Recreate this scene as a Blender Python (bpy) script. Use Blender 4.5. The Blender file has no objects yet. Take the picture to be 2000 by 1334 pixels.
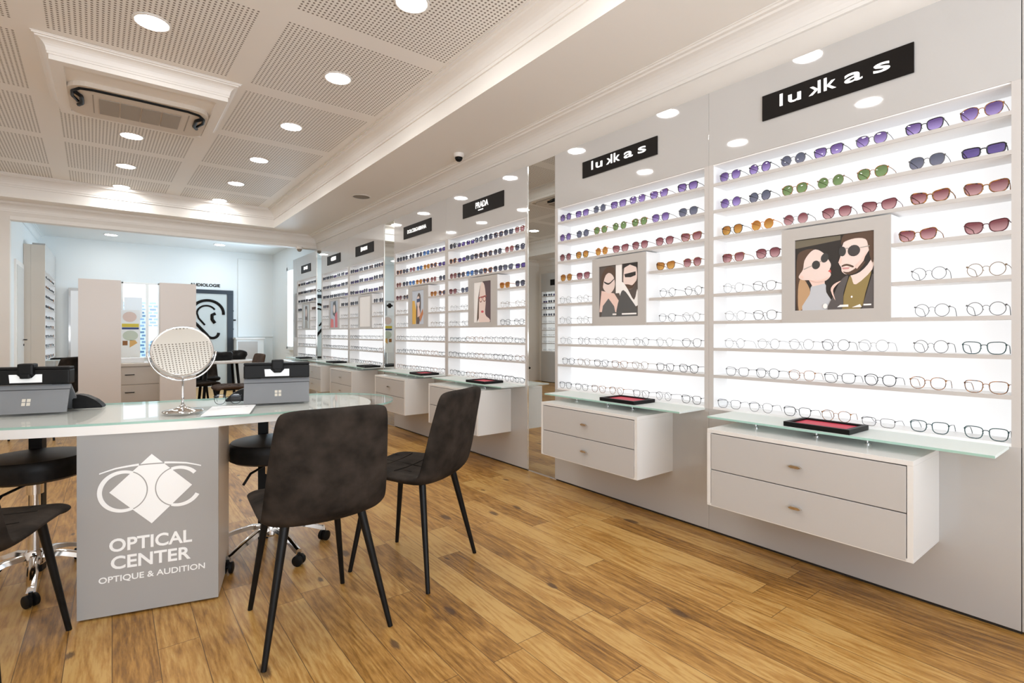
import bpy, bmesh, math, random
from mathutils import Matrix, Vector, Euler
random.seed(7)
SC = bpy.context.scene
COL = SC.collection
PI = math.pi

# ---------------------------------------------------------------- camera
W = 2.658                     # front plane of the right-hand display wall
CH = 1.12
cam_d = bpy.data.cameras.new('camera')
cam = bpy.data.objects.new('camera', cam_d); COL.objects.link(cam)
cam.location = (0, 0, CH)
cam.rotation_euler = (PI / 2, 0, -math.radians(37.80))
cam_d.sensor_width = 36.0
cam_d.lens = 1007 / 2000 * 36.0
cam_d.shift_y = -17 / 2000
cam_d.clip_start = 0.05
SC.camera = cam

# ---------------------------------------------------------------- world, daylight, exposure
world = bpy.data.worlds.new('world'); SC.world = world
world.use_nodes = True
bg = world.node_tree.nodes['Background']
bg.inputs[0].default_value = (0.80, 0.89, 1.0, 1)
bg.inputs[1].default_value = 1.3
SC.view_settings.view_transform = 'Standard'
SC.view_settings.look = 'None'
SC.view_settings.exposure = 1.36
SC.view_settings.gamma = 1.0
SC.view_settings.use_curve_mapping = False
SC.cycles.max_bounces = 12
SC.cycles.diffuse_bounces = 8
SC.cycles.glossy_bounces = 4
SC.cycles.transmission_bounces = 6
SC.cycles.transparent_max_bounces = 16
SC.cycles.caustics_reflective = False
SC.cycles.caustics_refractive = False
SC.cycles.sample_clamp_indirect = 4.0

def area(name, loc, rot, sx, sy, power, col):
    d = bpy.data.lights.new(name, 'AREA'); d.shape = 'RECTANGLE'
    d.size = sx; d.size_y = sy; d.energy = power; d.color = col
    o = bpy.data.objects.new(name, d); COL.objects.link(o)
    o.location = loc; o.rotation_euler = rot
    return o
# daylight lamps: shop front one tipped up to brighten ceiling, one at back window
area('daylight_uplight', (0.2, -2.10, 1.10), (PI / 2 + math.radians(60), 0, 0), 3.6, 1.2, 62, (0.93, 0.96, 1.0))
area('daylight_back', (2.70, 10.52, 1.65), (0, PI / 2, 0), 1.4, 0.62, 17, (0.62, 0.82, 1.0))
DOWNLIGHT = 33.0
GLOW = 0.28

# ---------------------------------------------------------------- materials
def mat(name, col, rough=0.5, metal=0.0, spec=0.5, emit=None, es=0.0, coat=0.0):
    m = bpy.data.materials.new(name); m.use_nodes = True
    b = m.node_tree.nodes['Principled BSDF']
    b.inputs['Base Color'].default_value = (*col, 1)
    b.inputs['Roughness'].default_value = rough
    b.inputs['Metallic'].default_value = metal
    b.inputs['Specular IOR Level'].default_value = spec
    b.inputs['Coat Weight'].default_value = coat
    b.inputs['Coat Roughness'].default_value = 0.03
    if emit:
        b.inputs['Emission Color'].default_value = (*emit, 1)
        b.inputs['Emission Strength'].default_value = es
    return m

def nodes(m):
    nt = m.node_tree
    return nt, nt.nodes, nt.links, nt.nodes['Principled BSDF']

def noisy(m, c1, c2, scale=8, detail=4, bump=0.0, stretch=(1, 1, 1), lo=0.35, hi=0.65, bscale=None):
    nt, N, L, b = nodes(m)
    tc = N.new('ShaderNodeTexCoord'); mp = N.new('ShaderNodeMapping')
    mp.inputs['Scale'].default_value = stretch
    L.new(tc.outputs['Object'], mp.inputs[0])
    n = N.new('ShaderNodeTexNoise'); n.inputs['Scale'].default_value = scale; n.inputs['Detail'].default_value = detail
    L.new(mp.outputs[0], n.inputs['Vector'])
    r = N.new('ShaderNodeValToRGB')
    r.color_ramp.elements[0].position = lo; r.color_ramp.elements[1].position = hi
    r.color_ramp.elements[0].color = (*c1, 1); r.color_ramp.elements[1].color = (*c2, 1)
    L.new(n.outputs['Fac'], r.inputs[0]); L.new(r.outputs[0], b.inputs['Base Color'])
    if bump:
        n2 = N.new('ShaderNodeTexNoise'); n2.inputs['Scale'].default_value = bscale or scale * 12; n2.inputs['Detail'].default_value = 3
        L.new(mp.outputs[0], n2.inputs['Vector'])
        bp = N.new('ShaderNodeBump'); bp.inputs['Strength'].default_value = bump; bp.inputs['Distance'].default_value = 0.002
        L.new(n2.outputs['Fac'], bp.inputs['Height']); L.new(bp.outputs[0], b.inputs['Normal'])
    return m

M = {}
M['wall'] = noisy(mat('wall_paint', (0.66, 0.62, 0.57), 0.6), (0.78, 0.75, 0.71), (0.80, 0.77, 0.73), 3, 2)
M['ceil'] = mat('ceiling_paint', (0.88, 0.86, 0.825), 0.55)
M['trim'] = mat('trim_paint', (0.87, 0.85, 0.82), 0.45)
M['backwall'] = mat('back_room_paint', (0.80, 0.84, 0.85), 0.6)
M['lacq'] = noisy(mat('grey_lacquer', (0.66, 0.63, 0.60), 0.04, spec=0.7), (0.475, 0.467, 0.458), (0.467, 0.459, 0.450), 2, 1)
nodes(M['lacq'])[3].inputs['Roughness'].default_value = 0.035
M['white_lacq'] = mat('white_lacquer', (0.74, 0.735, 0.72), 0.25)
M['drawer'] = mat('drawer_lacquer', (0.50, 0.49, 0.48), 0.22)
M['shelf'] = mat('shelf_white', (0.82, 0.82, 0.82), 0.4)
M['lip'] = mat('shelf_lip', (0.52, 0.495, 0.475), 0.4)
M['glow'] = mat('opal_backlight', (0.45, 0.45, 0.45), 0.5, emit=(0.965, 0.98, 1.0), es=GLOW)
M['gap'] = mat('shadow_gap', (0.02, 0.018, 0.016), 0.6)
M['black'] = mat('black_plastic', (0.006, 0.006, 0.006), 0.45, spec=0.18)
M['partition'] = mat('partition_laminate', (0.64, 0.605, 0.58), 0.3)
M['sign'] = mat('sign_black', (0.008, 0.006, 0.005), 0.5, spec=0.12)
M['letter'] = mat('letter_white_glow', (0.9, 0.9, 0.88), 0.4, emit=(1, 1, 1), es=0.25)  # white sign letters with a faint glow added
M['print'] = mat('print_white', (0.92, 0.94, 0.94), 0.4)
M['mirror'] = mat('mirror_glass', (0.66, 0.67, 0.645), 0.0, metal=1.0)
M['chrome'] = mat('chrome', (0.75, 0.75, 0.75), 0.08, metal=1.0)
M['handle'] = mat('brushed_handle', (0.62, 0.57, 0.50), 0.2, metal=1.0)
M['leg'] = noisy(mat('black_metal', (0.012, 0.012, 0.012), 0.4, spec=0.2), (0.004, 0.004, 0.004), (0.007, 0.007, 0.007), 20, 2)
M['fabric'] = noisy(mat('suede', (0.05, 0.04, 0.035), 0.85, spec=0.12), (0.011, 0.0087, 0.007), (0.044, 0.035, 0.0285), 11, 8, bump=0.35, lo=0.3, hi=0.72, bscale=90)
M['fabric2'] = noisy(mat('suede_brown', (0.06, 0.04, 0.03), 0.85, spec=0.25), (0.055, 0.036, 0.027), (0.085, 0.058, 0.044), 11, 5)
M['vinyl'] = noisy(mat('black_vinyl', (0.014, 0.013, 0.013), 0.45, spec=0.2), (0.005, 0.005, 0.005), (0.010, 0.0095, 0.0095), 30, 2)
M['pedestal'] = noisy(mat('grey_laminate', (0.47, 0.45, 0.43), 0.3), (0.36, 0.358, 0.352), (0.37, 0.368, 0.362), 2, 2)
M['beige'] = mat('beige_laminate', (0.66, 0.60, 0.53), 0.35)
M['board'] = mat('desk_board', (0.88, 0.87, 0.85), 0.25)
M['grey_alu'] = mat('tablet_silver', (0.20, 0.208, 0.218), 0.45, metal=0.0, spec=0.3)
M['logo4'] = mat('window_mark', (0.62, 0.58, 0.50), 0.4)
M['red'] = mat('tray_red', (0.62, 0.03, 0.07), 0.5)
M['paper'] = mat('paper', (0.82, 0.85, 0.88), 0.6)
M['inkgrey'] = mat('ink_grey', (0.45, 0.46, 0.48), 0.6)
M['light'] = mat('downlight_diffuser', (1, 1, 1), 0.5, emit=(1.0, 0.985, 0.955), es=DOWNLIGHT)
M['ringw'] = mat('downlight_ring', (0.8, 0.78, 0.75), 0.4)
M['ac'] = mat('ac_plastic', (0.66, 0.60, 0.53), 0.5)
M['acgrille'] = mat('ac_grille', (0.36, 0.32, 0.27), 0.6)
M['speaker'] = mat('speaker_mesh', (0.28, 0.25, 0.21), 0.7)
M['doorframe'] = mat('door_frame_blue', (0.012, 0.022, 0.035), 0.4)
M['frost'] = mat('frosted_pane', (0.55, 0.60, 0.60), 0.25)
M['door'] = mat('door_paint', (0.68, 0.68, 0.66), 0.4)
M['facade'] = mat('street_facade', (0.10, 0.17, 0.26), 0.7)
M['daywhite'] = mat('window_day', (0.8, 0.9, 1.0), 0.5, emit=(0.80, 0.91, 1.0), es=1.1)

def brick_facade(m):
    nt, N, L, b = nodes(m)
    tc = N.new('ShaderNodeTexCoord'); mp = N.new('ShaderNodeMapping')
    mp.inputs['Rotation'].default_value = (PI / 2, 0, 0)
    L.new(tc.outputs['Object'], mp.inputs[0])
    br = N.new('ShaderNodeTexBrick'); br.inputs['Scale'].default_value = 3.2
    br.inputs['Color1'].default_value = (0.06, 0.13, 0.22, 1); br.inputs['Color2'].default_value = (0.22, 0.33, 0.45, 1)
    br.inputs['Mortar'].default_value = (0.55, 0.68, 0.78, 1); br.inputs['Mortar Size'].default_value = 0.05
    L.new(mp.outputs[0], br.inputs['Vector']); L.new(br.outputs['Color'], b.inputs['Base Color'])
brick_facade(M['facade'])

# perforated ceiling tiles: a grid of 1.04 m tiles with rows of small dark holes
def perforated():
    m = mat('perforated_tiles', (0.88, 0.86, 0.825), 0.55)
    nt, N, L, b = nodes(m)
    tc = N.new('ShaderNodeTexCoord'); mp = N.new('ShaderNodeMapping')
    mp.inputs['Rotation'].default_value = (0, 0, 0)
    L.new(tc.outputs['Object'], mp.inputs[0])
    sp = N.new('ShaderNodeSeparateXYZ'); L.new(mp.outputs[0], sp.inputs[0])
    def ma(op, a, bb=None, c=None):
        n = N.new('ShaderNodeMath'); n.operation = op
        for i, v in enumerate((a, bb, c)):
            if v is None: continue
            if isinstance(v, (int, float)): n.inputs[i].default_value = v
            else: L.new(v, n.inputs[i])
        return n.outputs[0]
    sh = ma('ADD', sp.outputs['X'], ma('MULTIPLY', ma('SUBTRACT', sp.outputs['Y'], 4.0), 0.022))
    P_, S_ = 1.19, 1.035
    fx = ma('FLOORED_MODULO', ma('SUBTRACT', sh, 0.862), P_)
    fy = ma('FLOORED_MODULO', ma('SUBTRACT', sp.outputs['Y'], 3.42), P_)
    hp = S_ / 38
    inx = ma('LESS_THAN', fx, S_); iny = ma('LESS_THAN', fy, S_)
    hx = ma('SUBTRACT', ma('FRACT', ma('DIVIDE', fx, hp)), 0.5)
    hy = ma('SUBTRACT', ma('FRACT', ma('DIVIDE', fy, hp)), 0.5)
    d = ma('SQRT', ma('ADD', ma('MULTIPLY', hx, hx), ma('MULTIPLY', hy, hy)))
    mr = N.new('ShaderNodeMapRange'); mr.inputs['From Min'].default_value = 0.20; mr.inputs['From Max'].default_value = 0.32
    mr.inputs['To Min'].default_value = 1; mr.inputs['To Max'].default_value = 0
    L.new(d, mr.inputs['Value'])
    fac = ma('MULTIPLY', ma('MULTIPLY', inx, iny), mr.outputs[0])
    mx = N.new('ShaderNodeMix'); mx.data_type = 'RGBA'
    mx.inputs['A'].default_value = (0.88, 0.86, 0.825, 1); mx.inputs['B'].default_value = (0.20, 0.17, 0.14, 1)
    L.new(fac, mx.inputs['Factor']); L.new(mx.outputs['Result'], b.inputs['Base Color'])
    return m
M['perf'] = perforated()

def wood():
    m = mat('oak_planks', (0.4, 0.25, 0.1), 0.3)
    nt, N, L, b = nodes(m)
    tc = N.new('ShaderNodeTexCoord')
    sp = N.new('ShaderNodeSeparateXYZ'); L.new(tc.outputs['Object'], sp.inputs[0])
    def ma(op, a, bb=None, c=None):
        n = N.new('ShaderNodeMath'); n.operation = op
        for i, v in enumerate((a, bb, c)):
            if v is None: continue
            if isinstance(v, (int, float)): n.inputs[i].default_value = v
            else: L.new(v, n.inputs[i])
        return n.outputs[0]
    PW, PL = 0.128, 1.15
    u = ma('DIVIDE', sp.outputs['X'], PW); row = ma('FLOOR', u)
    wn = N.new('ShaderNodeTexWhiteNoise'); wn.noise_dimensions = '1D'; L.new(row, wn.inputs['W'])
    v = ma('ADD', ma('DIVIDE', sp.outputs['Y'], PL), ma('MULTIPLY', wn.outputs['Value'], 7.3))
    cell = ma('FLOOR', v)
    cmb = N.new('ShaderNodeCombineXYZ'); L.new(row, cmb.inputs[0]); L.new(cell, cmb.inputs[1])
    wn2 = N.new('ShaderNodeTexWhiteNoise'); wn2.noise_dimensions = '2D'; L.new(cmb.outputs[0], wn2.inputs['Vector'])
    rnd = wn2.outputs['Value']
    # grain coordinates shift from plank to plank
    gc = N.new('ShaderNodeCombineXYZ')
    L.new(ma('ADD', ma('MULTIPLY', sp.outputs['X'], 1.0), ma('MULTIPLY', rnd, 37.0)), gc.inputs[0])
    L.new(ma('ADD', ma('MULTIPLY', sp.outputs['Y'], 0.10), ma('MULTIPLY', rnd, 11.0)), gc.inputs[1])
    L.new(ma('MULTIPLY', rnd, 5.0), gc.inputs[2])
    n1 = N.new('ShaderNodeTexNoise'); n1.inputs['Scale'].default_value = 7; n1.inputs['Detail'].default_value = 2
    L.new(gc.outputs[0], n1.inputs['Vector'])
    rings = ma('FRACT', ma('MULTIPLY', n1.outputs['Fac'], 13.0))
    rings = ma('ABSOLUTE', ma('SUBTRACT', rings, 0.5))
    n2 = N.new('ShaderNodeTexNoise'); n2.inputs['Scale'].default_value = 110; n2.inputs['Detail'].default_value = 4; n2.inputs['Roughness'].default_value = 0.65
    L.new(gc.outputs[0], n2.inputs['Vector'])
    n3 = N.new('ShaderNodeTexNoise'); n3.inputs['Scale'].default_value = 3.0; n3.inputs['Detail'].default_value = 5
    L.new(tc.outputs['Object'], n3.inputs['Vector'])
    tone = ma('ADD', ma('MULTIPLY', rings, 0.38), ma('ADD', ma('MULTIPLY', n2.outputs['Fac'], 0.80), ma('ADD', ma('ADD', -0.06, ma('MULTIPLY', rnd, 0.32)), ma('MULTIPLY', n3.outputs['Fac'], 0.42))))
    ramp = N.new('ShaderNodeValToRGB'); cr = ramp.color_ramp
    cr.elements[0].position = 0.38; cr.elements[0].color = (0.11, 0.047, 0.012, 1)
    cr.elements[1].position = 1.12 if False else 1.0; cr.elements[1].color = (0.56, 0.345, 0.115, 1)
    e = cr.elements.new(0.62); e.color = (0.29, 0.140, 0.029, 1)
    e = cr.elements.new(0.80); e.color = (0.44, 0.230, 0.058, 1)
    L.new(tone, ramp.inputs[0])
    # knots
    vc = N.new('ShaderNodeCombineXYZ')
    L.new(ma('ADD', sp.outputs['X'], ma('MULTIPLY', n3.outputs['Fac'], 0.05)), vc.inputs[0])
    L.new(ma('MULTIPLY', sp.outputs['Y'], 0.38), vc.inputs[1])
    vo = N.new('ShaderNodeTexVoronoi'); vo.voronoi_dimensions = '2D'; vo.inputs['Scale'].default_value = 3.6; L.new(vc.outputs[0], vo.inputs['Vector'])
    sc = N.new('ShaderNodeSeparateColor'); L.new(vo.outputs['Color'], sc.inputs[0])
    size = ma('MULTIPLY', ma('GREATER_THAN', sc.outputs[0], 0.45), ma('ADD', 0.03, ma('MULTIPLY', sc.outputs[1], 0.085)))
    kn = ma('SUBTRACT', 1.0, ma('DIVIDE', ma('ADD', vo.outputs['Distance'], ma('MULTIPLY', ma('SUBTRACT', n2.outputs['Fac'], 0.5), 0.07)), ma('ADD', size, 0.0001)))
    kn = ma('MINIMUM', ma('MAXIMUM', ma('MULTIPLY', kn, 2.2), 0.0), 1.0)
    mx = N.new('ShaderNodeMix'); mx.data_type = 'RGBA'
    L.new(ma('MULTIPLY', kn, 0.8), mx.inputs['Factor']); L.new(ramp.outputs[0], mx.inputs['A']); mx.inputs['B'].default_value = (0.07, 0.035, 0.018, 1)
    # seams
    fu = ma('FRACT', u); fv = ma('FRACT', v)
    eu = ma('MULTIPLY', ma('MINIMUM', fu, ma('SUBTRACT', 1.0, fu)), PW)
    ev = ma('MULTIPLY', ma('MINIMUM', fv, ma('SUBTRACT', 1.0, fv)), PL)
    seam = ma('LESS_THAN', ma('MINIMUM', eu, ev), 0.0013)
    mx2 = N.new('ShaderNodeMix'); mx2.data_type = 'RGBA'
    L.new(ma('MULTIPLY', seam, 0.75), mx2.inputs['Factor']); L.new(mx.outputs['Result'], mx2.inputs['A']); mx2.inputs['B'].default_value = (0.06, 0.03, 0.012, 1)
    L.new(mx2.outputs['Result'], b.inputs['Base Color'])
    L.new(ma('ADD', 0.26, ma('MULTIPLY', n2.outputs['Fac'], 0.22)), b.inputs['Roughness'])
    bp = N.new('ShaderNodeBump'); bp.inputs['Strength'].default_value = 0.35; bp.inputs['Distance'].default_value = 0.002
    L.new(ma('SUBTRACT', ma('MULTIPLY', n2.outputs['Fac'], 0.35), seam), bp.inputs['Height']); L.new(bp.outputs[0], b.inputs['Normal'])
    return m
M['wood'] = wood()

def see_through(name, col, glossy=0.08, rough=0.0, grad=None, tint=None):
    m = bpy.data.materials.new(name); m.use_nodes = True
    nt = m.node_tree; N, L = nt.nodes, nt.links
    N.clear()
    out = N.new('ShaderNodeOutputMaterial'); tr = N.new('ShaderNodeBsdfTransparent'); gl = N.new('ShaderNodeBsdfGlossy')
    mx = N.new('ShaderNodeMixShader'); mx.inputs[0].default_value = glossy
    tr.inputs[0].default_value = (*col, 1); gl.inputs[0].default_value = (1, 1, 1, 1); gl.inputs[1].default_value = rough
    if grad:
        tc = N.new('ShaderNodeTexCoord'); sp = N.new('ShaderNodeSeparateXYZ'); L.new(tc.outputs['Generated'], sp.inputs[0])
        r = N.new('ShaderNodeValToRGB'); r.color_ramp.elements[0].color = (*grad, 1); r.color_ramp.elements[1].color = (*col, 1)
        r.color_ramp.elements[0].position = 0.1; r.color_ramp.elements[1].position = 0.8
        L.new(sp.outputs['Z'], r.inputs[0]); L.new(r.outputs[0], tr.inputs[0])
    L.new(tr.outputs[0], mx.inputs[1]); L.new(gl.outputs[0], mx.inputs[2])
    last = mx.outputs[0]
    if tint:
        df = N.new('ShaderNodeBsdfDiffuse'); df.inputs[0].default_value = (*tint[0], 1)
        m2 = N.new('ShaderNodeMixShader'); m2.inputs[0].default_value = tint[1]
        L.new(last, m2.inputs[1]); L.new(df.outputs[0], m2.inputs[2]); last = m2.outputs[0]
    L.new(last, out.inputs[0])
    return m
M['glass'] = see_through('desk_glass', (0.985, 0.997, 0.99), 0.18, 0.01)
M['shelf_glass'] = see_through('green_glass', (0.90, 0.97, 0.95), 0.16, 0.02, tint=((0.90, 0.95, 0.94), 0.62))
M['glass_edge'] = mat('glass_edge', (0.35, 0.55, 0.48), 0.1)
M['window_glass'] = see_through('window_glass', (0.93, 0.96, 0.97), 0.08)
LENS = {
    'purple': see_through('lens_purple', (0.15, 0.085, 0.27), 0.05, grad=(0.44, 0.33, 0.68)),
    'grey': see_through('lens_grey', (0.11, 0.12, 0.17), 0.05, grad=(0.20, 0.20, 0.27)),
    'green': see_through('lens_green', (0.15, 0.22, 0.09), 0.05, grad=(0.22, 0.33, 0.14)),
    'amber': see_through('lens_amber', (0.40, 0.16, 0.035), 0.05, grad=(0.66, 0.36, 0.09)),
    'rose': see_through('lens_rose', (0.22, 0.06, 0.075), 0.05, grad=(0.58, 0.33, 0.34)),
    'navy': see_through('lens_navy', (0.10, 0.065, 0.24), 0.05, grad=(0.15, 0.10, 0.34)),
    'dark': see_through('lens_dark', (0.04, 0.045, 0.07), 0.06, grad=(0.16, 0.16, 0.22)),
    'blue': see_through('lens_blue', (0.05, 0.14, 0.42), 0.05, grad=(0.20, 0.38, 0.7)),
    'clear': see_through('lens_clear', (0.97, 0.975, 0.98), 0.035),
}
FRAME = {
    'black': mat('frame_black', (0.015, 0.016, 0.02), 0.2),
    'tortoise': noisy(mat('frame_tortoise', (0.1, 0.04, 0.01), 0.2), (0.03, 0.012, 0.006), (0.42, 0.17, 0.03), 90, 2),
    'wire': mat('frame_wire', (0.10, 0.10, 0.105), 0.35),
    'gold': mat('frame_gold', (0.22, 0.15, 0.09), 0.35),
    'teal': mat('frame_teal', (0.02, 0.06, 0.065), 0.2),
    'orange': mat('frame_orange', (0.50, 0.17, 0.01), 0.25),
    'darkred': mat('frame_darkred', (0.09, 0.015, 0.02), 0.2),
    'crystal': mat('frame_crystal', (0.36, 0.37, 0.38), 0.25),
}

# ---------------------------------------------------------------- mesh helpers
def B(): return bmesh.new()

def box(bm, x0, x1, y0, y1, z0, z1, bev=0.0, mi=0):
    vs = [bm.verts.new((x, y, z)) for x in (x0, x1) for y in (y0, y1) for z in (z0, z1)]
    f = [(0, 1, 3, 2), (4, 6, 7, 5), (0, 4, 5, 1), (2, 3, 7, 6), (0, 2, 6, 4), (1, 5, 7, 3)]
    fs = [bm.faces.new([vs[i] for i in q]) for q in f]
    for q in fs: q.material_index = mi
    if bev:
        es = list({e for q in fs for e in q.edges})
        bmesh.ops.bevel(bm, geom=es, offset=bev, segments=2, affect='EDGES', profile=0.6)
    return bm

def tube(bm, pts, r, n=8, closed=False, r1=None, mi=0):
    pts = [Vector(p) for p in pts]; k = len(pts); rings = []
    up = Vector((0, 0, 1)); prev = None
    for i, p in enumerate(pts):
        a = pts[(i - 1) % k] if (closed or i > 0) else p
        c = pts[(i + 1) % k] if (closed or i < k - 1) else p
        t = (c - a).normalized()
        if prev is None:
            u = t.cross(up)
            if u.length < 1e-3: u = t.cross(Vector((1, 0, 0)))
        else:
            u = prev - t * prev.dot(t)
            if u.length < 1e-5: u = t.cross(up)
        u.normalize(); prev = u; w = t.cross(u)
        rr = r if r1 is None else r + (r1 - r) * i / (k - 1)
        rings.append([bm.verts.new(p + u * rr * math.cos(2 * PI * j / n) + w * rr * math.sin(2 * PI * j / n)) for j in range(n)])
    for i in range(k if closed else k - 1):
        A, C = rings[i], rings[(i + 1) % k]
        for j in range(n):
            bm.faces.new([A[j], A[(j + 1) % n], C[(j + 1) % n], C[j]]).material_index = mi
    if not closed:
        bm.faces.new(rings[0][::-1]).material_index = mi; bm.faces.new(rings[-1]).material_index = mi
    return bm

def lathe(bm, prof, n=32, c=(0, 0, 0), mi=0):
    rings = []
    for r, z in prof:
        rings.append([bm.verts.new((c[0] + max(r, 1e-4) * math.cos(2 * PI * j / n), c[1] + max(r, 1e-4) * math.sin(2 * PI * j / n), c[2] + z)) for j in range(n)])
    for A, C in zip(rings, rings[1:]):
        for j in range(n):
            bm.faces.new([A[j], A[(j + 1) % n], C[(j + 1) % n], C[j]]).material_index = mi
    bm.faces.new(rings[0][::-1]).material_index = mi; bm.faces.new(rings[-1]).material_index = mi
    return bm

def prism(bm, poly, z0, z1, mi=0, side_mi=None, top_mi=None):
    a = [bm.verts.new((x, y, z0)) for x, y in poly]; b = [bm.verts.new((x, y, z1)) for x, y in poly]
    bm.faces.new(a[::-1]).material_index = mi
    bm.faces.new(b).material_index = mi if top_mi is None else top_mi
    n = len(poly)
    for i in range(n):
        bm.faces.new([a[i], a[(i + 1) % n], b[(i + 1) % n], b[i]]).material_index = mi if side_mi is None else side_mi
    return bm

def ext_xz(bm, prof, y0, y1):
    """profile in (x, z) run along y"""
    a = [bm.verts.new((x, y0, z)) for x, z in prof]; b = [bm.verts.new((x, y1, z)) for x, z in prof]
    n = len(prof); bm.faces.new(a); bm.faces.new(b[::-1])
    for i in range(n): bm.faces.new([a[i], b[i], b[(i + 1) % n], a[(i + 1) % n]])
    return bm

def ext_yz(bm, prof, x0, x1):
    a = [bm.verts.new((x0, y, z)) for y, z in prof]; b = [bm.verts.new((x1, y, z)) for y, z in prof]
    n = len(prof); bm.faces.new(a); bm.faces.new(b[::-1])
    for i in range(n): bm.faces.new([a[i], b[i], b[(i + 1) % n], a[(i + 1) % n]])
    return bm

def smoothloop(pts, per=8):
    out = []; n = len(pts)
    for i in range(n):
        p0, p1, p2, p3 = (Vector(pts[(i + k - 1) % n]) for k in range(4))
        for j in range(per):
            t = j / per
            out.append(tuple(0.5 * ((2 * p1) + (-p0 + p2) * t + (2 * p0 - 5 * p1 + 4 * p2 - p3) * t * t + (-p0 + 3 * p1 - 3 * p2 + p3) * t ** 3)))
    return out

def obj(name, bm, mats, parent=None, smooth=False, loc=None, rot=None, fix=True):
    if fix: bmesh.ops.recalc_face_normals(bm, faces=bm.faces)
    me = bpy.data.meshes.new(name); bm.to_mesh(me); bm.free()
    for m in (mats if isinstance(mats, (list, tuple)) else [mats]): me.materials.append(m)
    if smooth:
        for p in me.polygons: p.use_smooth = True
        if smooth == 'auto':
            me.set_sharp_from_angle(angle=math.radians(40))
    return link(name, me, parent, loc, rot)

def link(name, me, parent=None, loc=None, rot=None):
    o = bpy.data.objects.new(name, me); COL.objects.link(o)
    if parent: o.parent = parent
    if loc: o.location = loc
    if rot: o.rotation_euler = rot
    return o

def tag(o, label, cat=None, group=None, kind=None):
    if label: o['label'] = label
    if cat: o['category'] = cat
    if group: o['group'] = group
    if kind: o['kind'] = kind
    return o

def thing(name, label, cat, loc=(0, 0, 0), rz=0.0, group=None):
    o = bpy.data.objects.new(name, None); COL.objects.link(o)
    o.empty_display_size = 0.1
    o.location = loc; o.rotation_euler = (0, 0, rz)
    return tag(o, label, cat, group)

def struct(name, bm, m, label, cat, smooth=False):
    return tag(obj(name, bm, m, smooth=smooth), label, cat, kind='structure')

def dup(root, loc, rz, label, group=None, cat=None):
    def cp(o, parent):
        c = o.copy(); COL.objects.link(c); c.parent = parent
        for ch in list(kids.get(o.name, [])): cp(ch, c)
        return c
    kids = {}
    for o in root.children_recursive: kids.setdefault(o.parent.name, []).append(o)
    r = root.copy(); COL.objects.link(r); r.location = loc; r.rotation_euler = (0, 0, rz)
    for ch in kids.get(root.name, []): cp(ch, r)
    r['label'] = label
    if group: r['group'] = group
    if cat: r['category'] = cat
    return r

_txt = {}
def text_mesh(s, w=None, h=None, depth=0.003, bold=0.0, spacing=1.0):
    cu = bpy.data.curves.new('t', 'FONT'); cu.body = s; cu.size = 1; cu.extrude = 0.02; cu.offset = bold; cu.space_character = spacing
    cu.resolution_u = 4
    o = bpy.data.objects.new('t', cu); COL.objects.link(o)
    dg = bpy.context.evaluated_depsgraph_get()
    me = bpy.data.meshes.new_from_object(o.evaluated_get(dg))
    bpy.data.objects.remove(o); bpy.data.curves.remove(cu)
    xs = [v.co.x for v in me.vertices]; ys = [v.co.y for v in me.vertices]; zs = [v.co.z for v in me.vertices]
    x0, x1, y0, y1, z0, z1 = min(xs), max(xs), min(ys), max(ys), min(zs), max(zs)
    fy = h / (y1 - y0); fx = (w / (x1 - x0)) if w else fy
    for v in me.vertices:
        v.co = ((v.co.x - (x0 + x1) / 2) * fx, (v.co.y - (y0 + y1) / 2) * fy, (v.co.z - z0) / (z1 - z0) * depth)
    return me
ROT_WALL = Matrix(((0, 0, -1), (-1, 0, 0), (0, 1, 0))).to_4x4()     # text X -> -y, text Y -> z, front -> -x
ROT_FRONT = Matrix(((1, 0, 0), (0, 0, -1), (0, 1, 0))).to_4x4()     # text X -> x, Y -> z, front -> -y

def place_text(name, me, parent, at, rotm, m):
    me.transform(Matrix.Translation(at) @ rotm)
    me.materials.clear(); me.materials.append(m)
    return link(name, me, parent)

# ---------------------------------------------------------------- room shell
H1, S1 = 3.08, 2.80
XL, XR = -2.62, W + 0.16
YF, YB, YE = -2.0, 9.2, 12.3
CX0, CX1, CY0, CY1 = -1.95, 2.05, -1.5, 8.85

struct('floor', box(B(), -3.2, 3.4, YF - 0.1, YE + 0.1, -0.08, 0), M['wood'], 'oiled oak plank floor running along the display wall', 'floor')
struct('ceiling', box(B(), CX0 - 0.12, CX1 + 0.12, CY0 - 0.12, CY1 + 0.12, H1, H1 + 0.06), M['perf'], 'white ceiling of square perforated tiles with plain bands between', 'ceiling')
bm = B()
box(bm, CX1, XR + 0.1, YF, YB, S1, S1 + 0.05); box(bm, XL - 0.1, CX0, YF, YB, S1, S1 + 0.05)
box(bm, CX0, CX1, CY1, YB, S1, S1 + 0.05); box(bm, CX0, CX1, YF, CY0, S1, S1 + 0.05)
struct('ceiling_soffit', bm, M['ceil'], 'lowered plain ceiling border around the perforated field', 'ceiling')
bm = B()
for a in ((CX1, CX1 + 0.05, CY0, CY1), (CX0 - 0.05, CX0, CY0, CY1), (CX0 - 0.05, CX1 + 0.05, CY1, CY1 + 0.05), (CX0 - 0.05, CX1 + 0.05, CY0 - 0.05, CY0)):
    box(bm, *a, S1 + 0.0501, H1)
struct('trim_1', bm, M['trim'], 'upright face between lowered border and perforated ceiling', 'trim')

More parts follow.
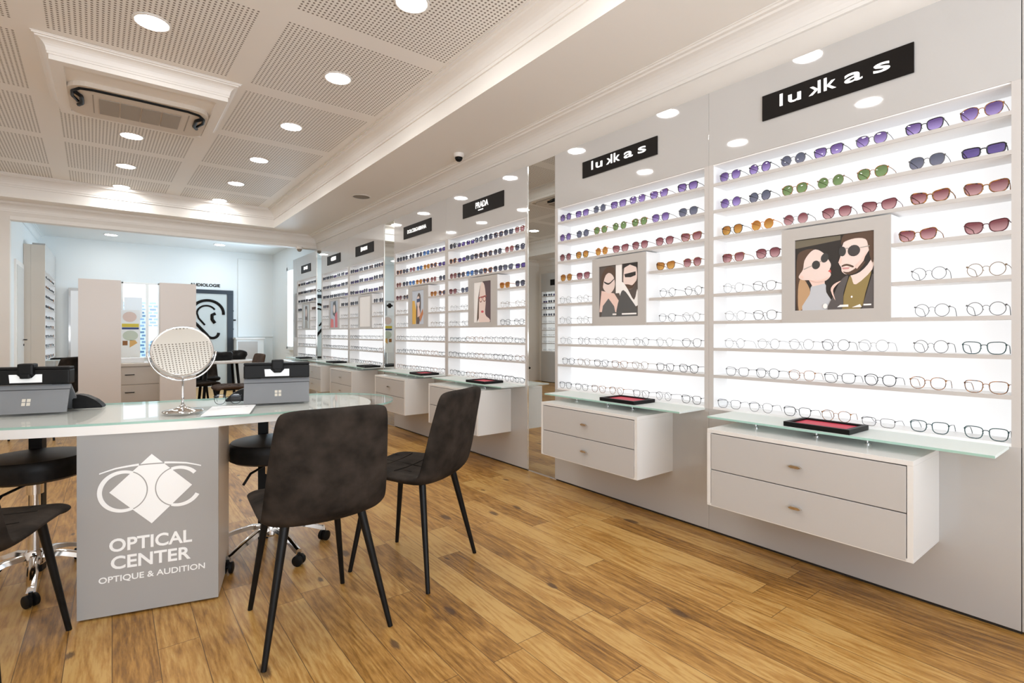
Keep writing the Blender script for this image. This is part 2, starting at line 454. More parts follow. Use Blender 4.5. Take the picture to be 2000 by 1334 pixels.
def crown(dx, dz, k=0.0):   # stepped crown profile, wall at 0, growing +d into the room, top at 0
    p = [(0, 0), (0, -dz), (dx * 0.10, -dz), (dx * 0.10, -dz * 0.86)]
    for i in range(7):
        t = i / 6; p.append((dx * (0.14 + 0.60 * (1 - math.cos(t * PI / 2))), -dz * (0.84 - 0.62 * math.sin(t * PI / 2))))
    p += [(dx * 0.78, -dz * 0.14), (dx * 0.92, -dz * 0.14), (dx * 0.92, -dz * 0.05), (dx, -dz * 0.05), (dx, 0)]
    return p
bm = B(); P = crown(0.12, 0.15)
ext_xz(bm, [(CX1 - a, H1 - 0.001 + b) for a, b in P], CY0, CY1); ext_xz(bm, [(CX0 + a, H1 - 0.001 + b) for a, b in P], CY0, CY1)
ext_yz(bm, [(CY1 - a, H1 - 0.001 + b) for a, b in P], CX0, CX1); ext_yz(bm, [(CY0 + a, H1 - 0.001 + b) for a, b in P], CX0, CX1)
struct('trim_2', bm, M['trim'], 'moulded cornice around the perforated ceiling field', 'trim')
bm = B(); P = crown(0.16, 0.13)
ext_xz(bm, [(XR - a, S1 - 0.001 + b) for a, b in P], YF, YB)
ext_xz(bm, [(XL + a, S1 - 0.001 + b) for a, b in P], YF, YB)
P = crown(0.09, 0.12)
ext_yz(bm, [(YB - a, S1 - 0.001 + b) for a, b in P], XL, XR)
struct('trim_3', bm, M['trim'], 'stepped cornice below the lowered ceiling border', 'trim')

struct('wall_right', box(B(), XR, XR + 0.1, YF, YB + 0.12, 0, 3.1), M['wall'], 'beige wall behind the lit display bays', 'wall')
struct('wall_right_back', box(B(), XR, XR + 0.1, YB + 0.12, YE, 0, 3.1), M['backwall'], 'pale blue side wall of the back room with the bright window', 'wall')
struct('wall_left', box(B(), XL - 0.1, XL, YF, YB, 0, 3.1), M['wall'], 'beige wall opposite the display bays', 'wall')
OZ = 2.575
bm = B(); box(bm, XL, -1.04, YB, YB + 0.12, 0, S1 + 0.05); box(bm, -1.04, XR, YB, YB + 0.12, OZ, S1 + 0.05)
struct('wall_middle', bm, M['wall'], 'beige cross wall with the wide opening to the back room', 'wall')
bm = B(); box(bm, -1.04, XR, YB - 0.018, YB, OZ, OZ + 0.05, 0.004)
struct('trim_4', bm, M['trim'], 'flat moulding along the top of the wide opening', 'trim')
# back room
struct('wall_back', box(B(), -1.2, 0.14, YE, YE + 0.1, 0, 2.9), M['backwall'], 'pale blue-white end wall left of the street window', 'wall')
bm = B(); box(bm, 0.74, 3.2, YE, YE + 0.1, 0, 2.9); box(bm, 0.14, 0.74, YE, YE + 0.1, 2.09, 2.9); box(bm, 0.14, 0.74, YE, YE + 0.1, 0, 0.62)
struct('wall_back', bm, M['backwall'], 'pale blue-white end wall around door and street window', 'wall')
struct('wall_left_back', box(B(), -1.14, -1.04, YB + 0.12, YE, 0, 2.9), M['backwall'], 'white side wall of the back room with a door', 'wall')
struct('ceiling_back', box(B(), -1.2, 3.2, YB + 0.12, YE + 0.1, 2.84, 2.9), M['backwall'], 'plain pale ceiling of the back room', 'ceiling')
bm = B(); P = crown(0.09, 0.10); ext_xz(bm, [(-1.04 + a, 2.839 + b) for a, b in P], YB + 0.12, YE)
struct('trim_5', bm, M['backwall'], 'cornice along the left wall of the back room', 'trim')

# back room side window (right, beyond the last bay)
w5 = tag(obj('window_2', box(B(), XR - 0.02, XR + 0.0, 10.17, 10.85, 0.85, 2.35), M['daywhite']), 'bright daylit window in the far right corner', 'window', kind='structure')
bm = B()
for y0, y1, z0, z1 in ((10.10, 10.17, 0.8, 2.42), (10.85, 10.92, 0.8, 2.42), (10.10, 10.92, 0.78, 0.85), (10.10, 10.92, 2.35, 2.42), (10.50, 10.53, 0.85, 2.35)):
    box(bm, XR - 0.06, XR - 0.001, y0, y1, z0, z1, 0.004)
obj('window_frame', bm, M['backwall'], w5)

# made-up street window for the bluish view between the partition panels
w1 = thing('window_1', 'made-up tall narrow street window beyond the partition', 'window', (0.44, YE, 0)); w1['kind'] = 'structure'
bm = B()
for x0, x1, z0, z1 in ((-0.30, -0.27, 0.62, 2.09), (0.27, 0.30, 0.62, 2.09), (-0.30, 0.30, 0.62, 0.65), (-0.30, 0.30, 2.06, 2.09), (0.075, 0.125, 0.65, 2.06)):
    box(bm, x0, x1, -0.02, 0.05, z0, z1, 0.003)
obj('window_frame', bm, M['trim'], w1)
obj('pane', box(B(), -0.27, 0.27, 0.03, 0.036, 0.65, 2.06), M['window_glass'], w1)
bm = B(); box(bm, -0.4, 3.4, 15.2, 15.3, 0, 1.86)
tag(obj('street_facade', bm, M['facade']), 'bluish building front added behind the made-up street window', 'building', kind='structure')
bm = B(); box(bm, -3, 4, YE + 0.1, 15.2, -0.08, 0)
tag(obj('pavement', bm, M['inkgrey']), 'grey pavement added outside the made-up street window', 'ground', kind='structure')
bm = B(); box(bm, -0.26, 0.02, -0.004, 0.004, -0.2, 0.2)
pp = tag(obj('window_poster', bm, M['paper'], loc=(0.44, YE - 0.06, 1.60)), 'white square poster hanging in the made-up street window', 'poster')

# door with the ear sign
d1 = thing('door_1', 'dark framed door with a large black ear symbol', 'door', (1.5, YE, 0)); d1['kind'] = 'structure'
bm = B(); box(bm, -0.60, 0.53, -0.05, 0, 1.93, 2.01, 0.003); box(bm, 0.415, 0.53, -0.05, 0, 0, 1.93, 0.003); box(bm, -0.60, -0.50, -0.05, 0, 0, 1.93, 0.003)
obj('door_frame', bm, M['doorframe'], d1)
obj('door_panel', box(B(), -0.50, 0.415, -0.03, 0, 0, 1.93), M['frost'], d1)
def arc(cx, cz, rx, rz, a0, a1, n=20):
    return [(cx + rx * math.cos(math.radians(a0 + (a1 - a0) * i / n)), -0.034, cz + rz * math.sin(math.radians(a0 + (a1 - a0) * i / n))) for i in range(n + 1)]
bm = B(); ex, ez = 0.06, 1.52
tube(bm, arc(ex, ez, 0.29, 0.27, -5, 190), 0.028, 8)
tube(bm, arc(ex - 0.02, ez, 0.17, 0.16, 30, 180) + [(ex - 0.16, -0.034, ez - 0.10), (ex - 0.05, -0.034, ez - 0.24)], 0.018, 8)
tube(bm, [(ex - 0.29, -0.034, ez - 0.12), (ex - 0.18, -0.034, ez - 0.24), (ex - 0.03, -0.034, ez - 0.42)] + [(ex + 0.09 + 0.11 * math.cos(math.radians(a)), -0.034, ez - 0.40 + 0.11 * math.sin(math.radians(a))) for a in range(200, 375, 20)], 0.028, 8)
tube(bm, [(ex + 0.14, -0.034, ez + 0.0), (ex + 0.08, -0.034, ez - 0.03), (ex + 0.08, -0.034, ez - 0.12), (ex + 0.13, -0.034, ez - 0.20)], 0.032, 8)
for a in (25, 0, -25):
    ca, sa = math.cos(math.radians(a)), math.sin(math.radians(a))
    tube(bm, [(ex + 0.05 + 0.36 * ca, -0.034, ez - 0.13 + 0.36 * sa), (ex + 0.05 + 0.47 * ca, -0.034, ez - 0.13 + 0.47 * sa)], 0.016, 6)
obj('ear_symbol', bm, M['sign'], d1, smooth=True)
t = text_mesh('AUDIOLOGIE', 0.54, 0.065, 0.008, 0.03)
o = place_text('wall_lettering', t, None, Vector((1.52, YE, 2.105)), ROT_FRONT, M['sign'])
tag(o, 'small black lettering above the ear symbol door', 'lettering')

# door in the left wall of the back room
d2 = thing('door_2', 'white side door with a dark lever in the back room', 'door', (-1.04, 9.98, 0)); d2['kind'] = 'structure'
obj('door_panel', box(B(), 0.0, 0.025, -0.33, 0.33, 0.01, 2.05, 0.003), M['door'], d2)
bm = B(); box(bm, 0, 0.018, -0.40, -0.33, 0, 2.12); box(bm, 0, 0.018, 0.33, 0.40, 0, 2.12); box(bm, 0, 0.018, -0.33, 0.33, 2.05, 2.12)
obj('door_frame', bm, M['trim'], d2)
bm = B(); tube(bm, [(0.025, 0.27, 1.02), (0.06, 0.27, 1.02), (0.06, 0.16, 1.02)], 0.008); box(bm, 0.025, 0.032, 0.25, 0.29, 0.93, 0.96)
obj('door_handle', bm, M['gap'], d2)

# shop front behind the camera
bm = B()
box(bm, XL - 0.1, XR + 0.1, YF - 0.35, YF - 0.25, 2.65, 3.1); box(bm, XL - 0.1, -1.7, YF - 0.35, YF - 0.25, 0, 2.65)
box(bm, 2.1, XR + 0.1, YF - 0.35, YF - 0.25, 0, 2.65); box(bm, -1.7, 2.1, YF - 0.35, YF - 0.25, 0, 0.4)
struct('wall_front', bm, M['wall'], 'street wall around the shop window behind the viewer', 'wall')
bm = B()
for x0, x1, z0, z1 in ((-1.7, -1.62, 0.4, 2.65), (2.02, 2.1, 0.4, 2.65), (0.15, 0.23, 0.4, 2.65), (-1.62, 2.02, 0.4, 0.48), (-1.62, 2.02, 2.57, 2.65)):
    box(bm, x0, x1, YF - 0.34, YF - 0.26, z0, z1)
struct('window_3', bm, M['doorframe'], 'dark frame of the big shop window behind the viewer', 'window')

# ---------------------------------------------------------------- ceiling fittings
dl0 = thing('downlight', 'x', 'ceiling light', (0, 0, 0))
bm = B(); lathe(bm, [(0.088, -0.001), (0.106, -0.001), (0.104, -0.006), (0.090, -0.009), (0.088, -0.001)], 32); obj('trim_ring', bm, M['ringw'], dl0, smooth=True)
bm = B(); lathe(bm, [(0.0885, -0.003), (0.0885, -0.006), (0.0, -0.0065)], 32); obj('diffuser', bm, M['light'], dl0, smooth=True)
LX = {0: (2.78, 1.405), 1: (3.952, 1.372), 2: (5.155, 1.345), 3: (6.37, 1.315), 4: (7.558, 1.284), 5: (8.66, 1.255)}
LL = {1: (3.961, 0.199), 3: (6.369, 0.153), 4: (7.562, 0.128), 5: (8.66, 0.10)}
spots = []
nth = ['nearest', 'second', 'third', 'fourth', 'fifth', 'farthest']
for k, (y, x) in LX.items(): spots.append((x, y, H1, '%s round downlight of the row nearer the display wall' % nth[k]))
for k, (y, x) in LL.items(): spots.append((x, y, H1, {1: 'round downlight on the camera side of the air conditioner', 3: 'round downlight just beyond the air conditioner', 4: 'second round downlight beyond the air conditioner', 5: 'last round downlight beyond the air conditioner, by the cornice'}[k]))
for x, y, lab in ((1.43, 1.6, 'round downlight above the desk side of the display wall, before the nearest visible one'), (0.23, 2.77, 'round downlight over the near edge of the desk'), (0.25, 1.6, 'round downlight directly over the viewer'), (-1.0, 2.8, 'added unseen downlight left of the desk'), (-1.03, 5.16, 'added unseen downlight left of the air conditioner'), (-1.07, 7.56, 'added unseen downlight at far left near the cross wall')):  # left column lies out of view, added for its light
    spots.append((x, y, H1, lab))
spots += [(-0.014, 11.45, 2.84, 'left downlight in the back room ceiling'), (1.66, 11.45, 2.84, 'right downlight in the back room ceiling')]
first = True
for x, y, z, lab in spots:
    g = 'round recessed downlights'
    if first: dl0.location = (x, y, z); dl0['label'] = lab; dl0['group'] = g; first = False
    else: dup(dl0, (x, y, z), 0, lab, g)

# dropped box with the cassette air conditioner
bx0, bx1, by0, by1, bz = -0.335, 0.725, 4.60, 5.66, 2.945
bm = B()
for a in ((bx0, bx0 + 0.07, by0, by1), (bx1 - 0.07, bx1, by0, by1), (bx0 + 0.07, bx1 - 0.07, by0, by0 + 0.07), (bx0 + 0.07, bx1 - 0.07, by1 - 0.07, by1)):
    box(bm, *a, bz, H1)
box(bm, bx0 + 0.07, bx1 - 0.07, by0 + 0.07, by1 - 0.07, bz + 0.02, H1)
struct('trim_6', bm, M['trim'], 'boxed casing around the ceiling air conditioner', 'trim')
def crown_ring(bm, prof, x0, x1, y0, y1, z, out=1):
    rings = []
    for d, dz in prof:
        q = d * out
        rings.append([bm.verts.new(p) for p in ((x0 - q, y0 - q, z + dz), (x1 + q, y0 - q, z + dz), (x1 + q, y1 + q, z + dz), (x0 - q, y1 + q, z + dz))])
    k = len(rings)
    for i in range(k):
        A, C = rings[i], rings[(i + 1) % k]
        for j in range(4): bm.faces.new([A[j], A[(j + 1) % 4], C[(j + 1) % 4], C[j]])
    return bm
bm = B(); crown_ring(bm, crown(0.085, 0.10), bx0, bx1, by0, by1, H1 - 0.002)
struct('trim_7', bm, M['trim'], 'moulding around the air conditioner casing', 'trim')
ac = thing('air_conditioner', 'cream ceiling cassette air conditioner with rounded ends and four-field grille', 'air conditioner', (0.19, 5.24, bz + 0.02))
def rrect(hx, hy, r, n=8):
    out = []
    for cx, cy, a0 in ((hx - r, hy - r, 0), (-hx + r, hy - r, 90), (-hx + r, -hy + r, 180), (hx - r, -hy + r, 270)):
        for i in range(n + 1):
            a = math.radians(a0 + 90 * i / n); out.append((cx + r * math.cos(a), cy + r * math.sin(a)))
    return out
obj('panel', prism(B(), rrect(0.455, 0.335, 0.13), -0.035, 0), M['ac'], ac)
bm = B()
for i in range(4):
    x0 = -0.27 + i * 0.137; box(bm, x0, x0 + 0.127, -0.14, 0.20, -0.041, -0.035)
gr = obj('intake_grille', bm, M['acgrille'], ac)
bm = B()
for x in (-0.31, 0.315): box(bm, x, x + 0.008, -0.19, 0.22, -0.037, -0.035)
obj('seam_strip', bm, M['acgrille'], ac)
bm = B(); path = [(-0.40, 0.0)] + [(-0.43, -0.10), (-0.425, -0.20), (-0.38, -0.28), (-0.30, -0.30)] + [(0.0, -0.30), (0.30, -0.29), (0.38, -0.26), (0.425, -0.18), (0.43, -0.08), (0.40, 0.02)]
tube(bm, [(x, y, -0.04) for x, y in path], 0.011, 6); obj('air_slot_shade', bm, M['black'], ac, smooth=True)  # black strip stands for the shade inside the open outlet slot
for sx in (-1, 1):
    bm = B(); tube(bm, [(sx * 0.41, -0.20, -0.045), (sx * 0.375, -0.13, -0.045), (sx * 0.375, 0.02, -0.045), (sx * 0.40, 0.07, -0.045)], 0.014, 6); obj('end_vane', bm, M['black'], ac, smooth=True)

# camera domes, speaker
def dome(x, y, z, lab, s=1.0):
    t = thing('security_camera', lab, 'security camera', (x, y, z))
    bm = B(); lathe(bm, [(0.05 * s, 0), (0.05 * s, -0.02 * s), (0.042 * s, -0.035 * s), (0.036 * s, -0.036 * s)], 24); obj('housing', bm, M['ringw'], t, smooth='auto')
    bm = B(); lathe(bm, [(0.036 * s, -0.034 * s), (0.036 * s, -0.045 * s), (0.028 * s, -0.062 * s), (0.014 * s, -0.073 * s), (0, -0.075 * s)], 24); obj('lens_dome', bm, M['black'] if s < 1.1 else M['speaker'], t, smooth=True)
dome(2.571, 4.13, S1, 'small dome camera with black eye on the lowered ceiling border')
dome(2.50, 9.08, 2.572, 'pale dome camera at the right end of the wide opening', 1.11)
sp = thing('ceiling_speaker', 'round beige speaker grille in the lowered ceiling border', 'speaker', (2.43, 6.164, S1))
obj('bezel', lathe(B(), [(0.115, 0), (0.115, -0.006), (0.10, -0.009), (0.099, 0)], 32), M['ringw'], sp, smooth=True)
obj('grille', lathe(B(), [(0.099, -0.004), (0.05, -0.007), (0, -0.008)], 32), M['speaker'], sp, smooth=True)

# ---------------------------------------------------------------- display bays
ZN0, ZN1, ZTOP = 0.705, 2.06, 2.47
SHELF = [1.945, 1.797, 1.648, 1.497, 1.330, 1.178, 1.028, 0.877]     # centre heights of the eight shelves
SPLIT = {3, 4}
TH = 0.016
def make_bay(name, label, x, y, w, rz=0, posts=0.027, group='backlit display bays', poster=True):
    """local: +x into the wall, y along it (0..w)"""
    t = thing(name, label, 'display bay', (x, y, 0), rz, group)
    D = 0.145
    obj('plinth', box(B(), 0.012, D, 0.0, w, 0, 0.014), M['gap'], t)
    obj('base_panel', box(B(), 0, D, 0.0005, w - 0.0005, 0.014, ZN0 - 0.012, 0.001), M['lacq'], t)
    obj('bottom_ledge', box(B(), 0.0, D, posts, w - posts, ZN0 - 0.012, ZN0), M['shelf'], t)
    obj('header_panel', box(B(), 0, D, 0.0005, w - 0.0005, ZN1, ZTOP, 0.001), M['lacq'], t)
    obj('lit_underside_strip', box(B(), 0.003, D, posts, w - posts, ZN1 - 0.006, ZN1 - 0.0002), M['shelf'], t)  # white strip added so the header's underside looks lit
    for a, b in ((0, posts), (w - posts, w)):
        p = obj('side_post', box(B(), 0.006, D, a, b, ZN0 - 0.012, ZN1), M['shelf'], t)
        obj('post_edge', box(B(), 0, 0.006, a + (0.0005 if a == 0 else 0), b - (0.0005 if b == w else 0), ZN0 - 0.012, ZN1), M['lip'], p)
    obj('light_panel', box(B(), D, D + 0.01, 0, w, ZN0 - 0.012, ZN1), M['glow'], t)
    for i, z in enumerate(SHELF):
        segs = [(posts, w - posts)]
        if poster and i in SPLIT: segs = [(posts, w / 2 - 0.230), (w / 2 + 0.230, w - posts)]
        for a, b in segs:
            s = obj('shelf', box(B(), 0.006, D, a, b, z - TH / 2, z + TH / 2), M['shelf'], t)
            obj('shelf_edge', box(B(), 0.0, 0.006, a, b, z - TH / 2, z + TH / 2), M['lip'], s)
    return t

BAYS = [   # y0, y1, description
    (0.352, 1.617, 'nearest bay at the right'),
    (1.617, 2.894, 'second bay from the right'),
    (3.224, 4.503, 'third bay, just past the first wall mirror'),
    (4.503, 5.718, 'fourth bay from the right'),
    (6.011, 7.217, 'fifth bay, just past the second wall mirror'),
    (7.217, 8.420, 'sixth bay from the right'),
    (8.680, 9.810, 'last bay, at the back room'),
]
BAYLAB = ['tall backlit display bay with wide sign and couple poster, nearest at right',
          'tall backlit display bay between the nearest bay and the first wall mirror',
          'tall backlit display bay just past the first wall mirror',
          'tall backlit display bay just before the second wall mirror',
          'tall backlit display bay just past the second wall mirror, with blank white poster',
          'tall backlit display bay just before the third wall mirror',
          'farthest backlit display bay on the right, by the back room']
for (y0, y1, _), lab in zip(BAYS, BAYLAB): make_bay('display_bay', lab, W, y0, y1 - y0)
tag(obj('wall_panel', box(B(), 0, 0.145, -2.3, 0.350, 0.014, ZTOP, 0.001), M['lacq'], loc=(W, 0, 0)), 'plain glossy grey wall panel at the right edge', 'panel')
tag(obj('wall_panel', box(B(), 0, 0.145, 9.812, 10.06, 0.014, ZTOP, 0.001), M['lacq'], loc=(W, 0, 0)), 'narrow plain grey panel ending the row of display bays', 'panel')
# bays on the opposite wall, seen in the mirrors, and the one in the back room
make_bay('display_bay', 'backlit display bay on the opposite wall, farthest from the viewer, seen in mirrors', -2.46, 8.95, 1.26, PI, poster=False)
make_bay('display_bay', 'backlit display bay on the opposite wall, in the middle, seen in mirrors', -2.46, 7.69, 1.26, PI, poster=False)
make_bay('display_bay', 'backlit display bay on the opposite wall, nearest of three, seen in mirrors', -2.46, 6.43, 1.26, PI, poster=False)
make_bay('display_bay', 'backlit display bay on the left wall of the back room', -0.80, 12.28, 1.78, PI, poster=False)
tag(obj('wall_panel', box(B(), -1.038, -0.958, 10.46, 10.498, 0, 2.44, 0.001), M['beige']), 'slim grey end panel of the back room display at left', 'panel')
tag(obj('wall_panel', box(B(), -0.957, -0.80, 10.46, 10.498, 0, 2.44, 0.001), M['beige']), 'beige side panel closing the back room display at left', 'panel')

# wall mirrors
for y0, y1, lab in ((2.894, 3.224, 'tall narrow wall mirror between the second and third bays'), (5.718, 6.011, 'tall narrow wall mirror between the fourth and fifth bays'), (8.420, 8.680, 'tall narrow wall mirror farthest along, beside the last bay')):
    t = thing('wall_mirror', lab, 'mirror', (W, y0, 0), 0, 'tall wall mirrors')
    w = y1 - y0
    obj('backing', box(B(), 0.012, 0.145, 0, w, 0.0, ZTOP), M['lip'], t)
    obj('mirror_glass', box(B(), 0.006, 0.0115, 0.003, w - 0.003, 0.015, ZTOP - 0.002), M['mirror'], t)
    bm = B(); box(bm, 0.0, 0.0115, 0, 0.003, 0.01, ZTOP); box(bm, 0.0, 0.0115, w - 0.003, w, 0.01, ZTOP); obj('edge_strip', bm, M['chrome'], t)
# small black hook-like knob seen on the second mirror
tag(obj('mirror_knob', lathe(B(), [(0.03, 0), (0.03, 0.01), (0.012, 0.02), (0.012, 0.035), (0, 0.04)], 16), M['black'], loc=(W + 0.006, 5.86, 1.45), rot=(0, -PI / 2, 0), smooth='auto'), 'small black round knob on the second wall mirror', 'knob')

# brand signs
def sign(yc, zc, w, h, kind, lab, x=W, rz=0):
    t = thing('brand_sign', lab, 'sign', (x, yc, zc), rz, 'black signs on the display headers')
    obj('sign_board', box(B(), -0.008, -0.0005, -w / 2, w / 2, -h / 2, h / 2, 0.0015), M['sign'], t)
    def tx(s, ww, hh, dy, dz, **k):
        place_text('lettering', text_mesh(s, ww, hh, 0.003, **k), t, Vector((-0.008, -dy, dz)), ROT_WALL, M['letter'])
    if kind == 'lk':
        u = w / 0.637
        # l u (mirrored k) k a s, widely spaced
        for ch, cx, ww, hh, dz in (('l', -0.222, 0.014, 0.060, 0.012), ('u', -0.158, 0.060, 0.040, 0.002), ('k', -0.000, 0.052, 0.060, 0.012), ('a', 0.096, 0.072, 0.042, 0.002), ('s', 0.205, 0.062, 0.040, 0.002)):
            tx(ch, ww * u, hh, (cx - 0.0) * u, dz, bold=0.012)
        me = text_mesh('k', 0.052 * u, 0.060, 0.003, 0.012)
        me.transform(Matrix.Scale(-1, 4, (1, 0, 0))); me.flip_normals()
        place_text('lettering', me, t, Vector((-0.008, 0.066 * u, 0.012)), ROT_WALL, M['letter'])
    elif kind == 'pr':
        tx('PRADA', 0.20, 0.055, 0.0, 0.012, bold=0.015)
        box_ = box(B(), -0.0095, -0.008, -0.02, 0.06, -0.040, -0.030); obj('lettering', box_, M['letter'], t)
    elif kind == 'long':
        tx('DOLCE&GABBANA', 0.44, 0.042, 0, 0, bold=0.012)
    else:
        bm = B(); r = random.Random(kind)
        for i in range(7):
            y = -0.10 + i * 0.033; hh = 0.018 + 0.010 * r.random()
            box(bm, -0.0105, -0.008, y - 0.011, y + 0.011, 0.005 - hh, 0.012 + hh)
        obj('lettering', bm, M['letter'], t)
sign(0.9925, 2.275, 0.637, 0.128, 'lk', 'widest black sign with white lettering, nearest at the right')
sign(2.279, 2.277, 0.638, 0.114, 'lk', 'black sign with white lettering, second from the right')
sign(3.861, 2.277, 0.652, 0.135, 'pr', 'black sign with short white capitals, past the first wall mirror')
sign(5.13, 2.262, 0.65, 0.14, 'long', 'black sign with long white lettering, before the second wall mirror')
sign(6.63, 2.232, 0.62, 0.135, 4, 'black sign with two-line white mark, past the second wall mirror')
sign(7.83, 2.235, 0.58, 0.135, 5, 'small black sign before the third wall mirror')
sign(9.25, 2.235, 0.54, 0.135, 6, 'farthest black sign, over the last bay')
sign(8.32, 2.25, 0.62, 0.13, 7, 'black sign on the farthest bay of the opposite wall', -2.46, PI)
sign(7.06, 2.25, 0.62, 0.13, 8, 'black sign on the middle bay of the opposite wall', -2.46, PI)

# posters in the middle of the bays
PC = {}
def pcol(c):
    if c not in PC: PC[c] = mat('print_%d' % len(PC), c, 0.35)
    return PC[c]
SK, SKS, DK, HB, HL = (0.80, 0.66, 0.61), (0.82, 0.60, 0.53), (0.03, 0.026, 0.024), (0.10, 0.06, 0.04), (0.50, 0.32, 0.18)
LG, OL, WH, GY = (0.52, 0.54, 0.58), (0.28, 0.21, 0.08), (0.88, 0.87, 0.86), (0.35, 0.33, 0.30)
def ell(cx, cy, rx, ry, a0=0, n=16, rot=0):
    c, s = math.cos(rot), math.sin(rot)
    return [(cx + rx * math.cos(2 * PI * i / n) * c - ry * math.sin(2 * PI * i / n) * s, cy + rx * math.cos(2 * PI * i / n) * s + ry * math.sin(2 * PI * i / n) * c) for i in range(n)]
PIC_A = [
    (DK, [(0, 0), (1, 0), (1, 1), (0, 1)]),
    ((0.16, 0.14, 0.10), [(0, 0.93), (0, 0.88), (0.6, 0.93), (0.6, 0.99), (0, 0.99)]),
    (HB, [(0.02, 0.0), (0.02, 0.70), (0.10, 0.84), (0.28, 0.84), (0.33, 0.70), (0.16, 0.40), (0.10, 0.0)]),
    (HL, [(0.05, 0.0), (0.04, 0.30), (0.08, 0.46), (0.15, 0.40), (0.21, 0.24), (0.13, 0.06)]),
    (LG, [(0.10, 0.0), (0.20, 0.22), (0.23, 0.34), (0.40, 0.36), (0.42, 0.24), (0.50, 0.10), (0.52, 0.0)]),
    (SKS, [(0.18, 0.44), (0.24, 0.33), (0.40, 0.36), (0.40, 0.50)]),
    (SK, [(0.07, 0.52), (0.05, 0.47), (0.10, 0.43), (0.20, 0.42), (0.30, 0.38), (0.42, 0.40), (0.48, 0.47), (0.46, 0.53), (0.48, 0.60), (0.46, 0.66), (0.38, 0.78), (0.28, 0.84), (0.20, 0.80), (0.13, 0.70), (0.11, 0.58)]),
    ((0.62, 0.10, 0.09), [(0.44, 0.525), (0.485, 0.50), (0.475, 0.545)]),
    ((0.05, 0.05, 0.05), ell(0.285, 0.625, 0.055, 0.06)), ((0.05, 0.05, 0.05), ell(0.40, 0.71, 0.05, 0.065, rot=-0.3)),
    (GY, [(0.12, 0.57), (0.235, 0.615), (0.235, 0.625), (0.12, 0.585)]), (GY, [(0.33, 0.65), (0.36, 0.67), (0.36, 0.68), (0.33, 0.665)]),
    (OL, [(0.62, 0.0), (0.66, 0.26), (0.73, 0.46), (0.80, 0.36), (0.97, 0.52), (0.90, 0.20), (0.84, 0.0)]),
    (SK, [(0.72, 0.52), (0.74, 0.40), (0.79, 0.32), (0.98, 0.50), (0.98, 0.66), (0.86, 0.58)]),
    (DK, [(0.60, 0.56), (0.62, 0.48), (0.70, 0.44), (0.84, 0.48), (0.96, 0.62), (0.99, 0.80), (0.90, 0.84), (0.86, 0.70), (0.70, 0.58)]),
    (SK, [(0.60, 0.70), (0.58, 0.62), (0.61, 0.56), (0.62, 0.50), (0.68, 0.46), (0.78, 0.50), (0.88, 0.60), (0.95, 0.78), (0.94, 0.95), (0.80, 0.955), (0.68, 0.95), (0.63, 0.86), (0.61, 0.78)]),
    (DK, [(0.86, 0.60), (0.90, 0.68), (0.97, 0.82), (0.95, 0.99), (0.99, 0.99), (0.99, 0.70)]),
    (HB, [(0.62, 0.585), (0.68, 0.60), (0.76, 0.565), (0.75, 0.545), (0.68, 0.575), (0.62, 0.565)]),
    ((0.60, 0.28, 0.28), [(0.62, 0.555), (0.72, 0.55), (0.70, 0.53), (0.63, 0.53)]),
    (HB, [(0.63, 0.50), (0.70, 0.455), (0.80, 0.48), (0.90, 0.60), (0.86, 0.60), (0.78, 0.53), (0.70, 0.49)]),
    ((0.05, 0.05, 0.05), ell(0.625, 0.77, 0.045, 0.065)), ((0.06, 0.055, 0.055), ell(0.765, 0.765, 0.075, 0.075)),
    (HB, [(0.61, 0.86), (0.64, 0.985), (0.80, 0.99), (0.995, 0.99), (0.995, 0.60), (0.955, 0.66), (0.935, 0.80), (0.90, 0.90), (0.78, 0.925), (0.66, 0.90)]),
    (SKS, [(0.60, 0.70), (0.575, 0.625), (0.60, 0.60), (0.625, 0.66)]), (SKS, [(0.80, 0.52), (0.88, 0.62), (0.92, 0.74), (0.86, 0.64), (0.78, 0.56)]),
    (SKS, [(0.08, 0.50), (0.07, 0.47), (0.11, 0.45), (0.12, 0.48)]), (SKS, [(0.20, 0.425), (0.30, 0.385), (0.42, 0.405), (0.46, 0.45), (0.40, 0.425), (0.30, 0.41)]),
    (GY, [(0.66, 0.80), (0.70, 0.80), (0.70, 0.81), (0.66, 0.81)]), (GY, [(0.84, 0.79), (0.95, 0.80), (0.95, 0.81), (0.84, 0.80)]),
    ((0.10, 0.09, 0.09), [(0.44, 0.0), (0.52, 0.20), (0.60, 0.38), (0.70, 0.44), (0.64, 0.22), (0.62, 0.0)]),
    ((0.10, 0.09, 0.09), [(0.86, 0.0), (0.93, 0.26), (0.98, 0.44), (1.0, 0.44), (1.0, 0.0)]),
    (SKS, [(0.48, 0.26), (0.52, 0.34), (0.61, 0.38), (0.545, 0.32), (0.51, 0.25), (0.54, 0.12)]),
    (WH, ell(0.74, 0.16, 0.012, 0.014, n=8)),
    (WH, [(0.56, 0.03), (0.60, 0.06), (0.70, 0.06), (0.70, 0.03)]), (WH, [(0.74, 0.02), (0.84, 0.06), (0.86, 0.02)]), (WH, [(0.88, 0.04), (0.97, 0.04), (0.97, 0.06), (0.88, 0.06)]), (WH, ell(0.41, 0.05, 0.03, 0.035)),
]
